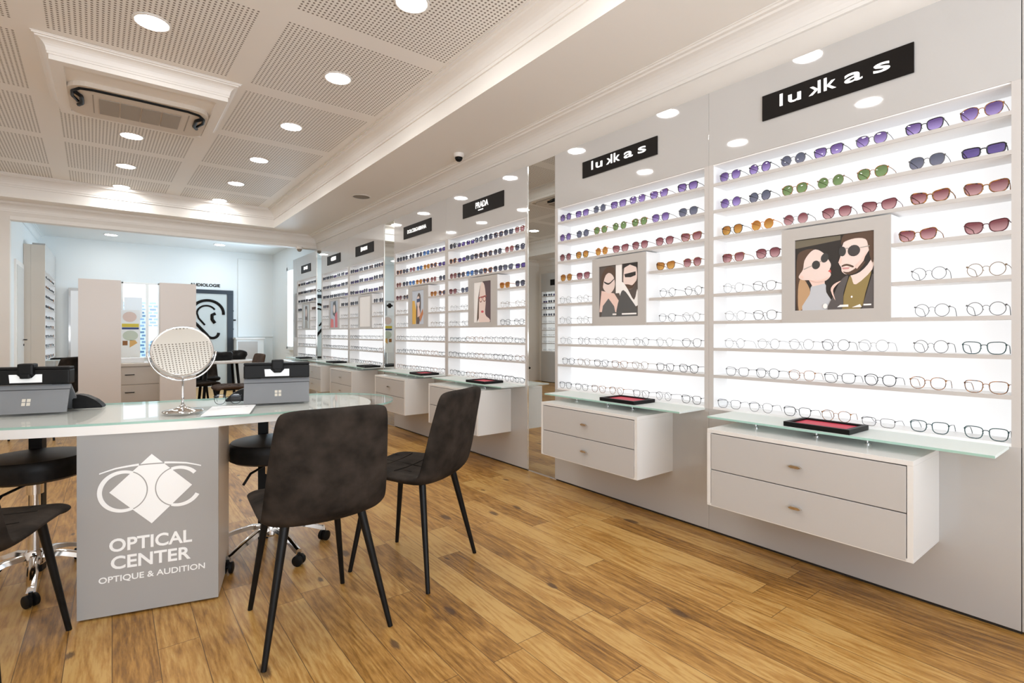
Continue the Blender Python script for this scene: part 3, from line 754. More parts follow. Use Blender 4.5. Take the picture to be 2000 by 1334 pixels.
PIC_B = [
    ((0.10, 0.08, 0.07), [(0, 0), (1, 0), (1, 1), (0, 1)]), (WH, [(0.44, 0.45), (0.60, 0.45), (0.60, 1), (0.44, 1)]),
    (SKS, [(0.0, 0.10), (0.06, 0.52), (0.40, 0.45), (0.52, 0.30), (0.55, 0.08)]),
    (SK, [(0.10, 0.58), (0.14, 0.78), (0.26, 0.86), (0.38, 0.78), (0.42, 0.62), (0.36, 0.50), (0.24, 0.46)]),
    (HB, [(0.08, 0.55), (0.06, 0.80), (0.20, 0.97), (0.40, 0.94), (0.44, 0.70), (0.38, 0.80), (0.24, 0.87), (0.14, 0.76)]),
    (DK, [(0.14, 0.70), (0.26, 0.66), (0.40, 0.74), (0.40, 0.72), (0.26, 0.63), (0.14, 0.67)]),
    ((0.13, 0.13, 0.13), [(0.05, 0.0), (0.10, 0.22), (0.25, 0.36), (0.40, 0.20), (0.45, 0.0)]),
    (SK, [(0.64, 0.60), (0.66, 0.92), (0.78, 0.98), (0.94, 0.94), (0.97, 0.70), (0.86, 0.52), (0.74, 0.52)]),
    (DK, [(0.60, 0.90), (0.64, 1.0), (0.98, 1.0), (0.98, 0.90), (0.80, 0.97)]), (DK, [(0.66, 0.80), (0.94, 0.83), (0.94, 0.76), (0.82, 0.73), (0.68, 0.74)]),
    (HB, [(0.66, 0.60), (0.74, 0.52), (0.86, 0.52), (0.96, 0.66), (0.86, 0.58), (0.76, 0.60)]),
    (WH, [(0.52, 0.48), (0.60, 0.66), (0.74, 0.52), (0.90, 0.30), (0.98, 0.50), (1.0, 0.2), (0.7, 0.2)]),
    ((0.09, 0.09, 0.09), [(0.48, 0.0), (0.54, 0.36), (0.64, 0.50), (0.84, 0.30), (0.98, 0.12), (0.98, 0.0)]),
    (WH, [(0.36, 0.03), (0.46, 0.03), (0.46, 0.06), (0.36, 0.06)]), (WH, [(0.60, 0.03), (0.96, 0.03), (0.96, 0.06), (0.60, 0.06)]),
]
PIC_C = [
    (WH, [(0, 0), (1, 0), (1, 1), (0, 1)]), ((0.10, 0.06, 0.07), [(0.60, 0.0), (0.62, 0.9), (0.50, 1.0), (1, 1), (1, 0)]),
    (SK, [(0.30, 0.0), (0.28, 0.50), (0.34, 0.80), (0.46, 0.98), (0.62, 0.90), (0.70, 0.55), (0.66, 0.20), (0.90, 0.08), (0.90, 0.0)]),
    (HB, [(0.16, 0.0), (0.24, 0.60), (0.40, 1.0), (0.30, 0.62), (0.28, 0.1)]), ((0.45, 0.10, 0.08), [(0.28, 0.62), (0.72, 0.66), (0.72, 0.62), (0.28, 0.58)]),
    ((0.14, 0.03, 0.03), ell(0.40, 0.56, 0.09, 0.07)), (SKS, ell(0.40, 0.56, 0.07, 0.05)), ((0.14, 0.03, 0.03), ell(0.62, 0.57, 0.09, 0.07)), (SKS, ell(0.62, 0.57, 0.07, 0.05)),
    ((0.62, 0.10, 0.12), ell(0.50, 0.26, 0.08, 0.03)),
]
PIC_D = [
    ((0.55, 0.62, 0.72), [(0, 0), (1, 0), (1, 1), (0, 1)]), ((0.75, 0.45, 0.05), [(0, 0), (0.30, 0), (0.34, 0.4), (0.2, 0.7), (0, 0.7)]),
    (HB, [(0.34, 0.0), (0.36, 0.6), (0.5, 0.9), (0.7, 0.86), (0.74, 0.5), (0.6, 0.0)]), (SK, ell(0.52, 0.66, 0.13, 0.17)), ((0.02, 0.04, 0.12), [(0.38, 0.74), (0.68, 0.76), (0.66, 0.66), (0.40, 0.64)]),
    (SKS, [(0.45, 0.50), (0.60, 0.50), (0.72, 0.25), (0.45, 0.20)]), ((0.55, 0.20, 0.06), [(0.60, 0.2), (0.9, 0.45), (0.95, 0.3), (0.7, 0.05)]),
]
PIC_E = [(WH, [(0, 0), (1, 0), (1, 1), (0, 1)])]
PIC_F = [((0.45, 0.50, 0.58), [(0, 0), (1, 0), (1, 1), (0, 1)]), (DK, [(0.3, 0.5), (0.35, 0.95), (0.7, 1.0), (0.8, 0.6), (0.6, 0.4)]), (SK, ell(0.5, 0.7, 0.14, 0.16)), ((0.7, 0.15, 0.14), [(0.0, 0.0), (0.05, 0.35), (0.4, 0.3), (0.45, 0)]), ((0.6, 0.12, 0.14), [(0.6, 0.0), (0.6, 0.5), (0.9, 0.6), (0.95, 0)])]
PIC_G = [((0.62, 0.68, 0.72), [(0, 0), (1, 0), (1, 1), (0, 1)]), (HB, [(0.3, 0.3), (0.3, 0.95), (0.7, 0.95), (0.8, 0.3)]), (SK, ell(0.5, 0.66, 0.14, 0.18)), (GY, [(0.2, 0), (0.3, 0.36), (0.7, 0.36), (0.8, 0)])]

def poster(yc, zc, w, h, iw, ih, pic, lab, x=W):
    t = thing('poster_frame', lab, 'poster', (x, yc, zc), 0, 'framed advertising posters in the display bays')
    bm = B(); e = 0.006
    obj('side_liner', box(B(), 0.0002, 0.14, -w / 2, w / 2, -h / 2, h / 2), M['shelf'], t)
    for a in ((-w / 2, -iw / 2, -h / 2, h / 2), (iw / 2, w / 2, -h / 2, h / 2), (-iw / 2, iw / 2, -h / 2, -ih / 2), (-iw / 2, iw / 2, ih / 2, h / 2)): box(bm, -e, 0.0, *a)
    obj('surround', bm, M['lacq2'], t)
    cols = []; bm = B()
    for k, (c, poly) in enumerate(pic):
        if c not in cols: cols.append(c)
        pl = poly if (len(poly) < 6 or len(poly) >= 16) else [(min(1, max(0, a)), min(1, max(0, b))) for a, b in smoothloop(poly, 3)]
        vs = [bm.verts.new((-0.0006 - 0.00012 * k, (0.5 - u) * iw, (v - 0.5) * ih)) for u, v in pl]
        f = bm.faces.new(vs); f.material_index = cols.index(c)
        f.normal_update()
        if f.normal.x > 0: f.normal_flip()
        if len(pl) > 4: bmesh.ops.triangulate(bm, faces=[f])
    obj('printed_picture', bm, [pcol(c) for c in cols], t, fix=False)
M['lacq2'] = mat('poster_surround', (0.48, 0.46, 0.44), 0.3)
ZP, HP = 1.401, 0.462
poster(0.9845, ZP, 0.459, HP, 0.333, 0.345, PIC_A, 'framed poster of a couple in sunglasses, in the nearest bay')
poster(2.2755, ZP, 0.459, HP, 0.333, 0.345, PIC_B, 'framed poster of a woman and a man in dark clothes, second bay')
poster(3.8635, ZP, 0.459, HP, 0.27, 0.37, PIC_C, 'framed poster of one face with red glasses, third bay')
poster(5.1105, ZP, 0.459, HP, 0.27, 0.37, PIC_D, 'framed colourful poster with orange and blue figure, fourth bay')
poster(6.614, ZP, 0.459, HP, 0.36, 0.40, PIC_E, 'framed blank white poster, fifth bay')
poster(7.8185, ZP, 0.459, HP, 0.33, 0.40, PIC_F, 'framed poster with red and dark figures, sixth bay')
poster(9.245, ZP, 0.459, HP, 0.33, 0.40, PIC_G, 'framed grey poster of one figure, last bay')

# ---------------------------------------------------------------- eyewear
def outline(shape, n=22):
    a, b, p, top, lift = {'round': (0.0235, 0.0255, 2.0, 0.0, 0.0), 'panto': (0.0245, 0.0245, 2.4, 0.10, 0.0), 'way': (0.0265, 0.0230, 3.0, 0.12, 0.002),
                          'cat': (0.0270, 0.0225, 2.7, 0.14, 0.006), 'rect': (0.0265, 0.0185, 3.8, 0.05, 0.001), 'aviator': (0.0265, 0.0255, 2.5, 0.14, -0.001)}[shape]
    out = []
    for i in range(n):
        t = 2 * PI * i / n; c, s = math.cos(t), math.sin(t)
        y = a * math.copysign(abs(c) ** (2 / p), c); z = b * math.copysign(abs(s) ** (2 / p), s)
        y *= 1 + top * z / b; z += lift * max(0, y / a) * (0.5 + 0.5 * z / b)
        out.append((y, z))
    return out, a, b
_gl = {}
def glasses_meshes(shape, frame, lens, r, low=False):
    key = (shape, frame, lens, r, low)
    if key in _gl: return _gl[key]
    ol, a, b = outline(shape, 12 if low else 22); zc = b + r; cy = a + 0.0095
    ns = 4 if low else 6
    def mesh(name, bm, m):
        bmesh.ops.recalc_face_normals(bm, faces=bm.faces); me = bpy.data.meshes.new(name); bm.to_mesh(me); bm.free()
        for mm in (m if isinstance(m, list) else [m]): me.materials.append(mm)
        for p in me.polygons: p.use_smooth = True
        return me
    def rim(bm):
        for s in (-1, 1):
            tube(bm, [(0.0005 * abs(y) / a, s * (cy + y), zc + z) for y, z in ol], r, ns, closed=True)
            ez = zc + b * 0.55
            box(bm, -0.001, 0.006, s * (cy + a * 1.02) - 0.0025, s * (cy + a * 1.02) + 0.0025, ez - 0.003, ez + 0.003)
        tube(bm, [(0, -0.0115, zc + b * 0.30), (-0.001, -0.004, zc + b * 0.52), (-0.001, 0.004, zc + b * 0.52), (0, 0.0115, zc + b * 0.30)], r * 0.9, ns)
        if not low:
            for s in (-1, 1): tube(bm, [(0.001, s * 0.0105, zc + b * 0.1), (0.008, s * 0.008, zc - b * 0.15)], 0.0012, 4)
    def temple(bm, s):
        yy = s * (cy + a * 1.02); ez = zc + b * 0.55
        tube(bm, [(0.003, yy, ez), (0.05, yy * 0.985, ez - 0.001), (0.092, yy * 0.95, ez - 0.006), (0.112, yy * 0.93, max(0.0015, ez - 0.022)), (0.122, yy * 0.92, 0.0018)], max(0.0012, r * 0.75), ns)
    def lens_(bm, s, mi=0):
        vs = [bm.verts.new((0.0005, s * (cy + y), zc + z)) for y, z in ol]
        c = bm.verts.new((-0.0012, s * cy, zc))
        for i in range(len(vs)): bm.faces.new([vs[i], vs[(i + 1) % len(vs)], c]).material_index = mi
    if low:
        bm = B(); rim(bm); temple(bm, -1); temple(bm, 1)
        for f in bm.faces: f.material_index = 0
        lens_(bm, -1, 1); lens_(bm, 1, 1)
        _gl[key] = mesh('glasses', bm, [FRAME[frame], LENS[lens]])
    else:
        res = {}
        bm = B(); rim(bm); res['frame'] = [mesh('frame', bm, FRAME[frame])]
        res['lens'] = []; res['temple'] = []
        for s in (-1, 1):
            bm = B(); lens_(bm, s); res['lens'].append(mesh('lens', bm, LENS[lens]))
            bm = B(); temple(bm, s); res['temple'].append(mesh('temple', bm, FRAME[frame]))
        _gl[key] = res
    return _gl[key]

COLN = {'purple': 'purple-tinted', 'grey': 'grey-tinted', 'green': 'green-tinted', 'amber': 'amber-tinted', 'rose': 'rose-tinted', 'navy': 'deep violet', 'dark': 'dark', 'blue': 'blue-tinted', 'clear': 'clear'}
ORD = ['first', 'second', 'third', 'fourth', 'fifth', 'sixth', 'seventh', 'eighth', 'ninth', 'tenth']
ROWN = ['top shelf', 'second shelf', 'third shelf', 'fourth shelf', 'fifth shelf', 'sixth shelf', 'seventh shelf', 'eighth shelf', 'bottom ledge']
BN = ['nearest bay', 'second bay', 'third bay', 'fourth bay', 'fifth bay', 'sixth bay', 'last bay']
def place_glasses(x, y, z, spec, rz, label, group, low):
    shape, frame, lens, r = spec
    sun = lens != 'clear'
    if low:
        o = link('sunglasses' if sun else 'eyeglasses', glasses_meshes(shape, frame, lens, r, True), None, (x, y, z), (0, 0, rz))
        return tag(o, label, 'sunglasses' if sun else 'glasses', group)
    t = thing('sunglasses' if sun else 'eyeglasses', label, 'sunglasses' if sun else 'glasses', (x, y, z), rz, group)
    for k, ms in glasses_meshes(shape, frame, lens, r).items():
        for me in ms: link(k, me, t)
    return t

f_ = 1007.0; A_ = math.radians(37.80)
def wall_y(u, x):
    dx = f_ * math.sin(A_) + (u - 1000) * math.cos(A_); dy = f_ * math.cos(A_) - (u - 1000) * math.sin(A_)
    return x * dy / dx
XG = W + 0.014
P_, G_, N_, A2, R_, NV = 'purple', 'grey', 'green', 'amber', 'rose', 'navy'
S = lambda shape, frame, lens, r=0.0016: (shape, frame, lens, r)
thin = 0.0012
ROWS_A = [
    [(1426, S('panto', 'wire', P_)), (1484, S('round', 'black', P_)), (1549, S('round', 'wire', G_)), (1618, S('way', 'black', P_)), (1702, S('panto', 'wire', P_)), (1805, S('way', 'black', P_, 0.002)), (1917, S('aviator', 'tortoise', P_))],
    [(1427, S('round', 'wire', P_)), (1484, S('round', 'black', G_)), (1552, S('panto', 'tortoise', N_)), (1622, S('round', 'gold', N_, 0.001)), (1704, S('panto', 'tortoise', N_)), (1810, S('panto', 'wire', G_)), (1921, S('rect', 'black', NV, 0.0024))],
    [(1430, S('panto', 'black', A2)), (1489, S('round', 'orange', A2)), (1554, S('round', 'wire', R_, 0.001)), (1634, S('panto', 'darkred', R_)), (1717, S('cat', 'darkred', R_)), (1816, S('cat', 'tortoise', R_, 0.0026)), (1934, S('cat', 'tortoise', R_, 0.0022))],
    [(1432, S('way', 'tortoise', R_)), (1500, S('panto', 'darkred', R_)), (1792, S('cat', 'tortoise', R_, 0.002)), (1928, S('cat', 'darkred', R_, 0.002))],
    [(1432, S('round', 'crystal', 'clear', thin)), (1493, S('panto', 'wire', 'clear', thin)), (1814, S('round', 'wire', 'clear', thin)), (1938, S('round', 'gold', 'clear', thin))],
    [(1436, S('round', 'crystal', 'clear', thin)), (1494, S('panto', 'wire', 'clear', thin)), (1820, S('round', 'wire', 'clear', thin)), (1937, S('round', 'wire', 'clear', thin))],
    [(1435, S('round', 'crystal', 'clear', thin)), (1501, S('round', 'crystal', 'clear', thin)), (1565, S('round', 'crystal', 'clear', thin)), (1632, S('round', 'wire', 'clear', thin)), (1706, S('round', 'crystal', 'clear', thin)), (1818, S('round', 'wire', 'clear', thin)), (1922, S('way', 'teal', 'clear', 0.0018))],
    [(1440, S('way', 'wire', 'clear', 0.0013)), (1499, S('panto', 'black', 'clear', 0.0012)), (1566, S('panto', 'tortoise', 'clear', 0.0012)), (1640, S('way', 'black', 'clear', 0.0013)), (1719, S('panto', 'black', 'clear', 0.0016)), (1812, S('panto', 'tortoise', 'clear', 0.0015)), (1929, S('way', 'tortoise', 'clear', 0.0016))],
    [(1424, S('way', 'wire', 'clear', 0.0013)), (1486, S('panto', 'wire', 'clear', 0.0011)), (1557, S('way', 'black', 'clear', 0.0014)), (1633, S('panto', 'tortoise', 'clear', 0.0013)), (1715, S('rect', 'wire', 'clear', 0.0012)), (1815, S('way', 'teal', 'clear', 0.0018)), (1932, S('way', 'teal', 'clear', 0.0018))],
]
ROWS_B = [
    [(1105, S('round', 'black', P_)), (1137, S('way', 'black', P_)), (1171, S('round', 'wire', G_)), (1208, S('way', 'black', P_)), (1245, S('panto', 'wire', P_)), (1287, S('cat', 'darkred', P_)), (1343, S('way', 'black', P_, 0.002))],
    [(1103, S('round', 'wire', P_)), (1138, S('round', 'black', G_)), (1173, S('panto', 'tortoise', N_)), (1210, S('round', 'gold', N_, 0.001)), (1249, S('panto', 'tortoise', N_)), (1290, S('panto', 'wire', P_)), (1344, S('panto', 'wire', G_))],
    [(1104, S('round', 'wire', R_)), (1137, S('panto', 'black', A2)), (1175, S('round', 'orange', A2)), (1212, S('cat', 'darkred', R_)), (1250, S('panto', 'darkred', R_)), (1298, S('panto', 'darkred', R_)), (1350, S('cat', 'tortoise', R_, 0.002))],
    [(1106, S('panto', 'tortoise', A2)), (1139, S('way', 'darkred', R_)), (1300, S('cat', 'tortoise', A2, 0.002)), (1352, S('panto', 'tortoise', R_))],
    [(1104, S('round', 'crystal', 'clear', thin)), (1138, S('round', 'crystal', 'clear', thin)), (1304, S('round', 'wire', 'clear', thin)), (1354, S('round', 'wire', 'clear', thin))],
    [(1104, S('round', 'crystal', 'clear', thin)), (1138, S('round', 'crystal', 'clear', thin)), (1303, S('panto', 'wire', 'clear', thin)), (1350, S('round', 'crystal', 'clear', thin))],
    [(1106, S('round', 'crystal', 'clear', thin)), (1140, S('round', 'wire', 'clear', thin)), (1175, S('round', 'crystal', 'clear', thin)), (1210, S('round', 'crystal', 'clear', thin)), (1252, S('round', 'wire', 'clear', thin)), (1298, S('round', 'crystal', 'clear', thin)), (1351, S('panto', 'wire', 'clear', 0.0011))],
    [(1110, S('way', 'black', 'clear', 0.0013)), (1140, S('panto', 'gold', 'clear', thin)), (1174, S('way', 'black', 'clear', 0.0013)), (1210, S('way', 'tortoise', 'clear', 0.0013)), (1250, S('panto', 'gold', 'clear', 0.0011)), (1299, S('way', 'black', 'clear', 0.0014)), (1345, S('way', 'black', 'clear', 0.0015))],
    [(1104, S('way', 'black', 'clear', 0.0013)), (1136, S('way', 'wire', 'clear', 0.0013)), (1169, S('way', 'tortoise', 'clear', 0.0013)), (1204, S('panto', 'tortoise', 'clear', 0.0013)), (1252, S('way', 'wire', 'clear', 0.0013)), (1296, S('round', 'wire', 'clear', 0.0011)), (1350, S('way', 'black', 'clear', 0.0014))],
]
ntot = 0
def row_z(i): return (SHELF[i] + TH / 2 if i < 8 else ZN0) + 0.0003
for bi, rows in ((0, ROWS_A), (1, ROWS_B)):
    y0, y1, _ = BAYS[bi]
    for ri, row in enumerate(rows):
        for k, (u, spec) in enumerate(row):
            y = wall_y(u, XG)
            y = min(max(y, y0 + 0.10), y1 - 0.10)
            if spec[2] == 'clear': what = {'crystal': 'pale rimless-looking', 'wire': 'thin grey-rimmed', 'gold': 'thin gold-rimmed', 'black': 'black-rimmed', 'teal': 'bold dark-rimmed', 'tortoise': 'brown-rimmed'}[spec[1]] + ' clear eyeglasses'
            else: what = '%s sunglasses' % COLN[spec[2]]
            lab = '%s, %s from left on the %s, %s' % (what, ORD[k], ROWN[ri], BN[bi])
            place_glasses(XG, y, row_z(ri), spec, random.uniform(-0.07, 0.07), lab, 'eyewear on the %s of the %s' % (ROWN[ri], BN[bi]), False); ntot += 1

DARKS = [S('way', 'black', 'dark', 0.0024), S('panto', 'black', 'dark', 0.0022), S('cat', 'black', 'grey', 0.0024), S('way', 'tortoise', 'dark', 0.0024), S('rect', 'black', 'navy', 0.0024), S('aviator', 'wire', 'dark', 0.0015)]
HOT = [S('way', 'orange', 'amber', 0.0026), S('cat', 'orange', 'dark', 0.0026), S('panto', 'tortoise', 'rose', 0.0024), S('way', 'darkred', 'rose', 0.0024), S('way', 'black', 'blue', 0.0022)]
CLR = [S('way', 'black', 'clear', 0.0017), S('panto', 'black', 'clear', 0.0015), S('rect', 'teal', 'clear', 0.0016), S('way', 'tortoise', 'clear', 0.0015), S('round', 'wire', 'clear', 0.0012)]
PALE = [S('round', 'crystal', 'clear', 0.0011), S('round', 'wire', 'clear', 0.0010), S('round', 'gold', 'clear', 0.0010)]
def spread(y0, y1, ri, n):
    a, b = y0 + 0.115, y1 - 0.105; ys = []
    if ri in (3, 4, 5):
        c = (y0 + y1) / 2
        ys = [b, b - 0.165, c - 0.33, a]
        ys = [b, c + 0.325, c - 0.325, a]
    else: ys = [b - (b - a) * i / (n - 1) for i in range(n)]
    return ys
rest = []; total = ntot
rr = random.Random(3)
for bi in range(2, 7):
    y0, y1, _ = BAYS[bi]
    for ri in range(9):
        ys = spread(y0, y1, ri, 8 if bi == 2 else 7)
        for k, y in enumerate(ys):
            hot = {2: (7 if ri == 0 else (0, 6) if ri == 1 else (0, 2, 4)), 3: (4,) if ri == 0 else (0, 2, 3, 4, 5)}.get(bi, ())
            if isinstance(hot, int): hot = (hot,)
            if ri <= 2 or (ri == 3): spec = HOT[(k + ri) % 5] if (k in hot) else rr.choice(DARKS)
            elif ri in (4, 5): spec = rr.choice(PALE) if not (bi == 2 and ri == 5 and k > 1) else CLR[0]
            elif ri == 6: spec = rr.choice(PALE + CLR[:2]) if bi != 2 else rr.choice(CLR)
            else: spec = rr.choice(CLR)
            yy = y + rr.uniform(-0.012, 0.012)
            rz = rr.uniform(-0.05, 0.05)
            if total < 300:
                what = '%s sunglasses' % COLN[spec[2]] if spec[2] != 'clear' else ('pale clear eyeglasses' if spec in PALE else 'dark-rimmed clear eyeglasses')
                if spec[1] == 'orange': what = 'orange-framed sunglasses'
                place_glasses(XG, yy, row_z(ri), spec, rz, '%s, %s from left on the %s, %s' % (what, ORD[k], ROWN[ri], BN[bi]), 'eyewear on the %s of the %s' % (ROWN[ri], BN[bi]), True)
                total += 1
            else: rest.append((XG, yy, row_z(ri), spec, rz))
def join_glasses(items, name, label):
    bm = B(); mats = []; 
    for x, y, z, spec, rz in items:
        me = glasses_meshes(*spec, True)
        n0 = len(bm.verts); nf = len(bm.faces)
        bm.from_mesh(me); bm.verts.ensure_lookup_table(); bm.faces.ensure_lookup_table()
        mt = Matrix.Translation((x, y, z)) @ Matrix.Rotation(rz, 4, 'Z')
        for v in bm.verts[n0:]: v.co = mt @ v.co
        idx = []
        for m in me.materials:
            if m not in mats: mats.append(m)
            idx.append(mats.index(m))
        for f in bm.faces[nf:]: f.material_index = idx[f.material_index]
    o = obj(name, bm, mats, smooth=True, fix=False)
    return tag(o, label, 'glasses', kind='stuff')
join_glasses(rest, 'distant_eyewear', 'rows of tiny dark eyewear on the farthest display bays')
items = []
for ys, n, xx in ((8.95, 7, -2.474), (7.69, 7, -2.474), (6.43, 7, -2.474), (12.25, 7, -0.814)):
    for ri in range(9):
        for k in range(n):
            items.append((xx, ys - 0.13 - k * ((1.5 if xx > -1 else 1.0) / (n - 1)), row_z(ri), rr.choice(DARKS if ri < 4 else CLR), PI))
join_glasses(items, 'opposite_eyewear', 'rows of tiny eyewear on the bays of the opposite and back room walls')

# ---------------------------------------------------------------- wall cabinets, glass shelves, trays
def cabinet(y0, y1, z0, z1, lab, depth=0.335):
    t = thing('drawer_cabinet', lab, 'drawer cabinet', (W, (y0 + y1) / 2, z0), 0, 'white two-drawer wall cabinets')
    w = y1 - y0; h = z1 - z0; d = depth; e = 0.019
    bm = B()
    box(bm, -d, -0.0005, -w / 2, w / 2, h - e, h, 0.0012); box(bm, -d, -0.0005, -w / 2, w / 2, 0, 0.012, 0.001)
    box(bm, -d, -0.0005, -w / 2, -w / 2 + e, 0.012, h - e); box(bm, -d, -0.0005, w / 2 - e, w / 2, 0.012, h - e)
    box(bm, -d + 0.03, -0.0005, -w / 2 + e, w / 2 - e, 0.012, h - e)
    obj('body', bm, M['white_lacq'], t)
    hh = (h - e - 0.012) / 2
    for i in range(2):
        za = 0.004 + i * (hh + 0.004); zb = za + hh
        dr = obj('drawer', box(B(), -d - 0.001, -d + 0.028, -w / 2 + e + 0.003, w / 2 - e - 0.003, za, zb, 0.0015), M['drawer'], t)
        zc = (za + zb) / 2 + 0.005
        bm = B(); prof = [(0.0, 0.0), (0.0, 0.006)]
        vs = []
        for k in range(11):
            a = PI * k / 10
            vs.append((0.028 * math.cos(a), 0.0075 * math.sin(a)))
        tube(bm, [(-d - 0.001, -0.004, zc), (-d - 0.012, -0.004, zc)], 0.005, 8)
        pts = [(0.030, 0), (0.018, 0.008), (-0.018, 0.008), (-0.030, 0), (-0.018, -0.006), (0.018, -0.006)]
        a = [bm.verts.new((-d - 0.011, y - 0.004, zc + z)) for y, z in pts]; b = [bm.verts.new((-d - 0.019, y * 0.85 - 0.004, zc + z * 0.8)) for y, z in pts]
        bm.faces.new(a); bm.faces.new(b[::-1])
        for k in range(6): bm.faces.new([a[k], b[k], b[(k + 1) % 6], a[(k + 1) % 6]])
        obj('handle', bm, M['handle'], dr)
CABS = [(0.592, 1.422, 0.272, 0.648, 'floating white two-drawer cabinet under the nearest bay'), (1.852, 2.668, 0.292, 0.648, 'floating white two-drawer cabinet under the second bay'),
        (3.44, 4.26, 0.288, 0.65, 'floating white cabinet half hidden behind the right-hand chair'), (4.75, 5.50, 0.288, 0.65, 'floating white cabinet under the fourth bay'),
        (6.20, 7.0, 0.288, 0.65, 'floating white cabinet just past the second wall mirror'), (7.38, 8.18, 0.288, 0.65, 'floating white cabinet under the sixth bay'), (8.8, 9.6, 0.288, 0.65, 'farthest floating white cabinet, under the last bay')]
for c in CABS: cabinet(*c)
GLS = [(0.385, 1.475, 'green-edged glass shelf over the nearest cabinet'), (1.64, 2.735, 'green-edged glass shelf over the second cabinet'), (3.25, 4.36, 'green-edged glass shelf behind the right-hand chair'), (4.52, 5.62, 'green-edged glass shelf under the fourth bay'),
       (6.03, 7.13, 'green-edged glass shelf past the second wall mirror'), (7.2, 8.3, 'green-edged glass shelf under the sixth bay'), (8.66, 9.62, 'farthest green-edged glass shelf, under the last bay')]
for (a, b, lab), cb in zip(GLS, CABS):
    t = thing('glass_shelf', lab, 'shelf', (W, (a + b) / 2, 0.684), 0, 'glass shelves on the display wall'); w = b - a
    obj('glass_panel', box(B(), -0.245, -0.0005, -w / 2, w / 2, 0, 0.010, 0.0008), [M['shelf_glass']], t)
    bm = B(); box(bm, -0.2465, -0.245, -w / 2, w / 2, 0.0005, 0.0095); obj('polished_edge', bm, M['glass_edge'], t)
    zt = cb[3] - 0.684
    for yy in (0.28, -0.20, 0.0):
        yl = (cb[0] + cb[1]) / 2 + yy - (a + b) / 2
        bm = B(); lathe(bm, [(0.016, zt + 0.0003), (0.016, zt + 0.003), (0.006, zt + 0.006), (0.006, -0.004), (0.014, -0.002), (0.014, -0.0002)], 14, (-0.12, yl, 0)); obj('support_pin', bm, M['chrome'], t, smooth='auto')
TR = [(0.965, 'nearest cabinet'), (2.09, 'second cabinet'), (3.64, 'cabinet behind the right-hand chair'), (4.72, 'fourth bay'), (6.17, 'fifth bay'), (7.33, 'sixth bay'), (8.90, 'last bay')]
for i, (y, nm) in enumerate(TR):
    t = thing('display_tray', ('black tray with red lining on the glass shelf, %s' if i < 4 else 'flat black tray on the glass shelf, %s') % nm, 'tray', (W - 0.135, y, 0.6945), 0.03 * (i % 3 - 1), 'black felt trays on the glass shelves')
    bm = B(); a, b = 0.10, 0.135
    box(bm, -a, a, -b, b, 0, 0.006, 0.001)
    for q in ((-a, -a + 0.018, -b, b), (a - 0.018, a, -b, b), (-a + 0.018, a - 0.018, -b, -b + 0.018), (-a + 0.018, a - 0.018, b - 0.018, b)): box(bm, *q, 0.006, 0.021)
    obj('rim', bm, M['black'], t)
    obj('lining', box(B(), -a + 0.019, a - 0.019, -b + 0.019, b - 0.019, 0.0062, 0.013), M['red'] if i < 4 else M['vinyl'], t)

# ---------------------------------------------------------------- reception desk
DX, DY, DR = -0.105, 2.608, math.radians(-15)
def dk(s, v, z=0.0): return (DX + s * math.cos(DR) - v * math.sin(DR), DY + s * math.sin(DR) + v * math.cos(DR), z)
desk = thing('reception_desk', 'long white reception desk with glass top and grey logo pedestal', 'desk', (DX, DY, 0), DR)
ped = obj('pedestal', box(B(), 0, 0.478, 0.0, 0.36, 0.006, 0.722, 0.002), M['beige'], desk)
obj('plinth', box(B(), 0.006, 0.472, 0.006, 0.354, 0, 0.006), M['gap'], desk)
obj('front_panel', box(B(), 0, 0.478, -0.012, 0.0, 0.008, 0.722, 0.001), M['pedestal'], desk)
for i in range(3):
    dr = obj('drawer', box(B(), 0.015, 0.463, 0.3605, 0.376, 0.03 + i * 0.23, 0.25 + i * 0.23, 0.001), M['beige'], ped)
    bm = B(); tube(bm, [(0.18, 0.376, 0.16 + i * 0.23), (0.18, 0.40, 0.16 + i * 0.23), (0.30, 0.40, 0.16 + i * 0.23), (0.30, 0.376, 0.16 + i * 0.23)], 0.005, 6); obj('handle', bm, M['handle'], dr)
front = [(-1.5, 0.22), (-0.9, 0.11), (-0.45, 0.035), (0.0, -0.012), (0.35, -0.014), (0.62, 0.02), (0.90, 0.06), (1.15, 0.12), (1.26, 0.30), (1.23, 0.52), (1.06, 0.68), (0.75, 0.735), (0.35, 0.70), (-0.05, 0.68), (-0.5, 0.72), (-1.1, 0.80), (-1.55, 0.82), (-1.7, 0.5)]
gl = smoothloop(front, 6)
brd = smoothloop([(x if x < 1.0 else 1.0 + (x - 1.0) * 0.55, y + (0.03 if y < 0.2 and x > 0.6 else 0)) for x, y in front], 6)
obj('desktop', prism(B(), brd, 0.722, 0.757), M['board'], desk)
obj('glass_top', prism(B(), gl, 0.7575, 0.7665, mi=0, side_mi=1), [M['glass'], M['glass_edge']], desk)
for s, v in ((0.615, 0.64), (-0.345, 0.62), (-1.2, 0.6)):
    obj('leg', box(B(), s - 0.025, s + 0.025, v - 0.025, v + 0.025, 0, 0.722, 0.002), M['black'], desk)
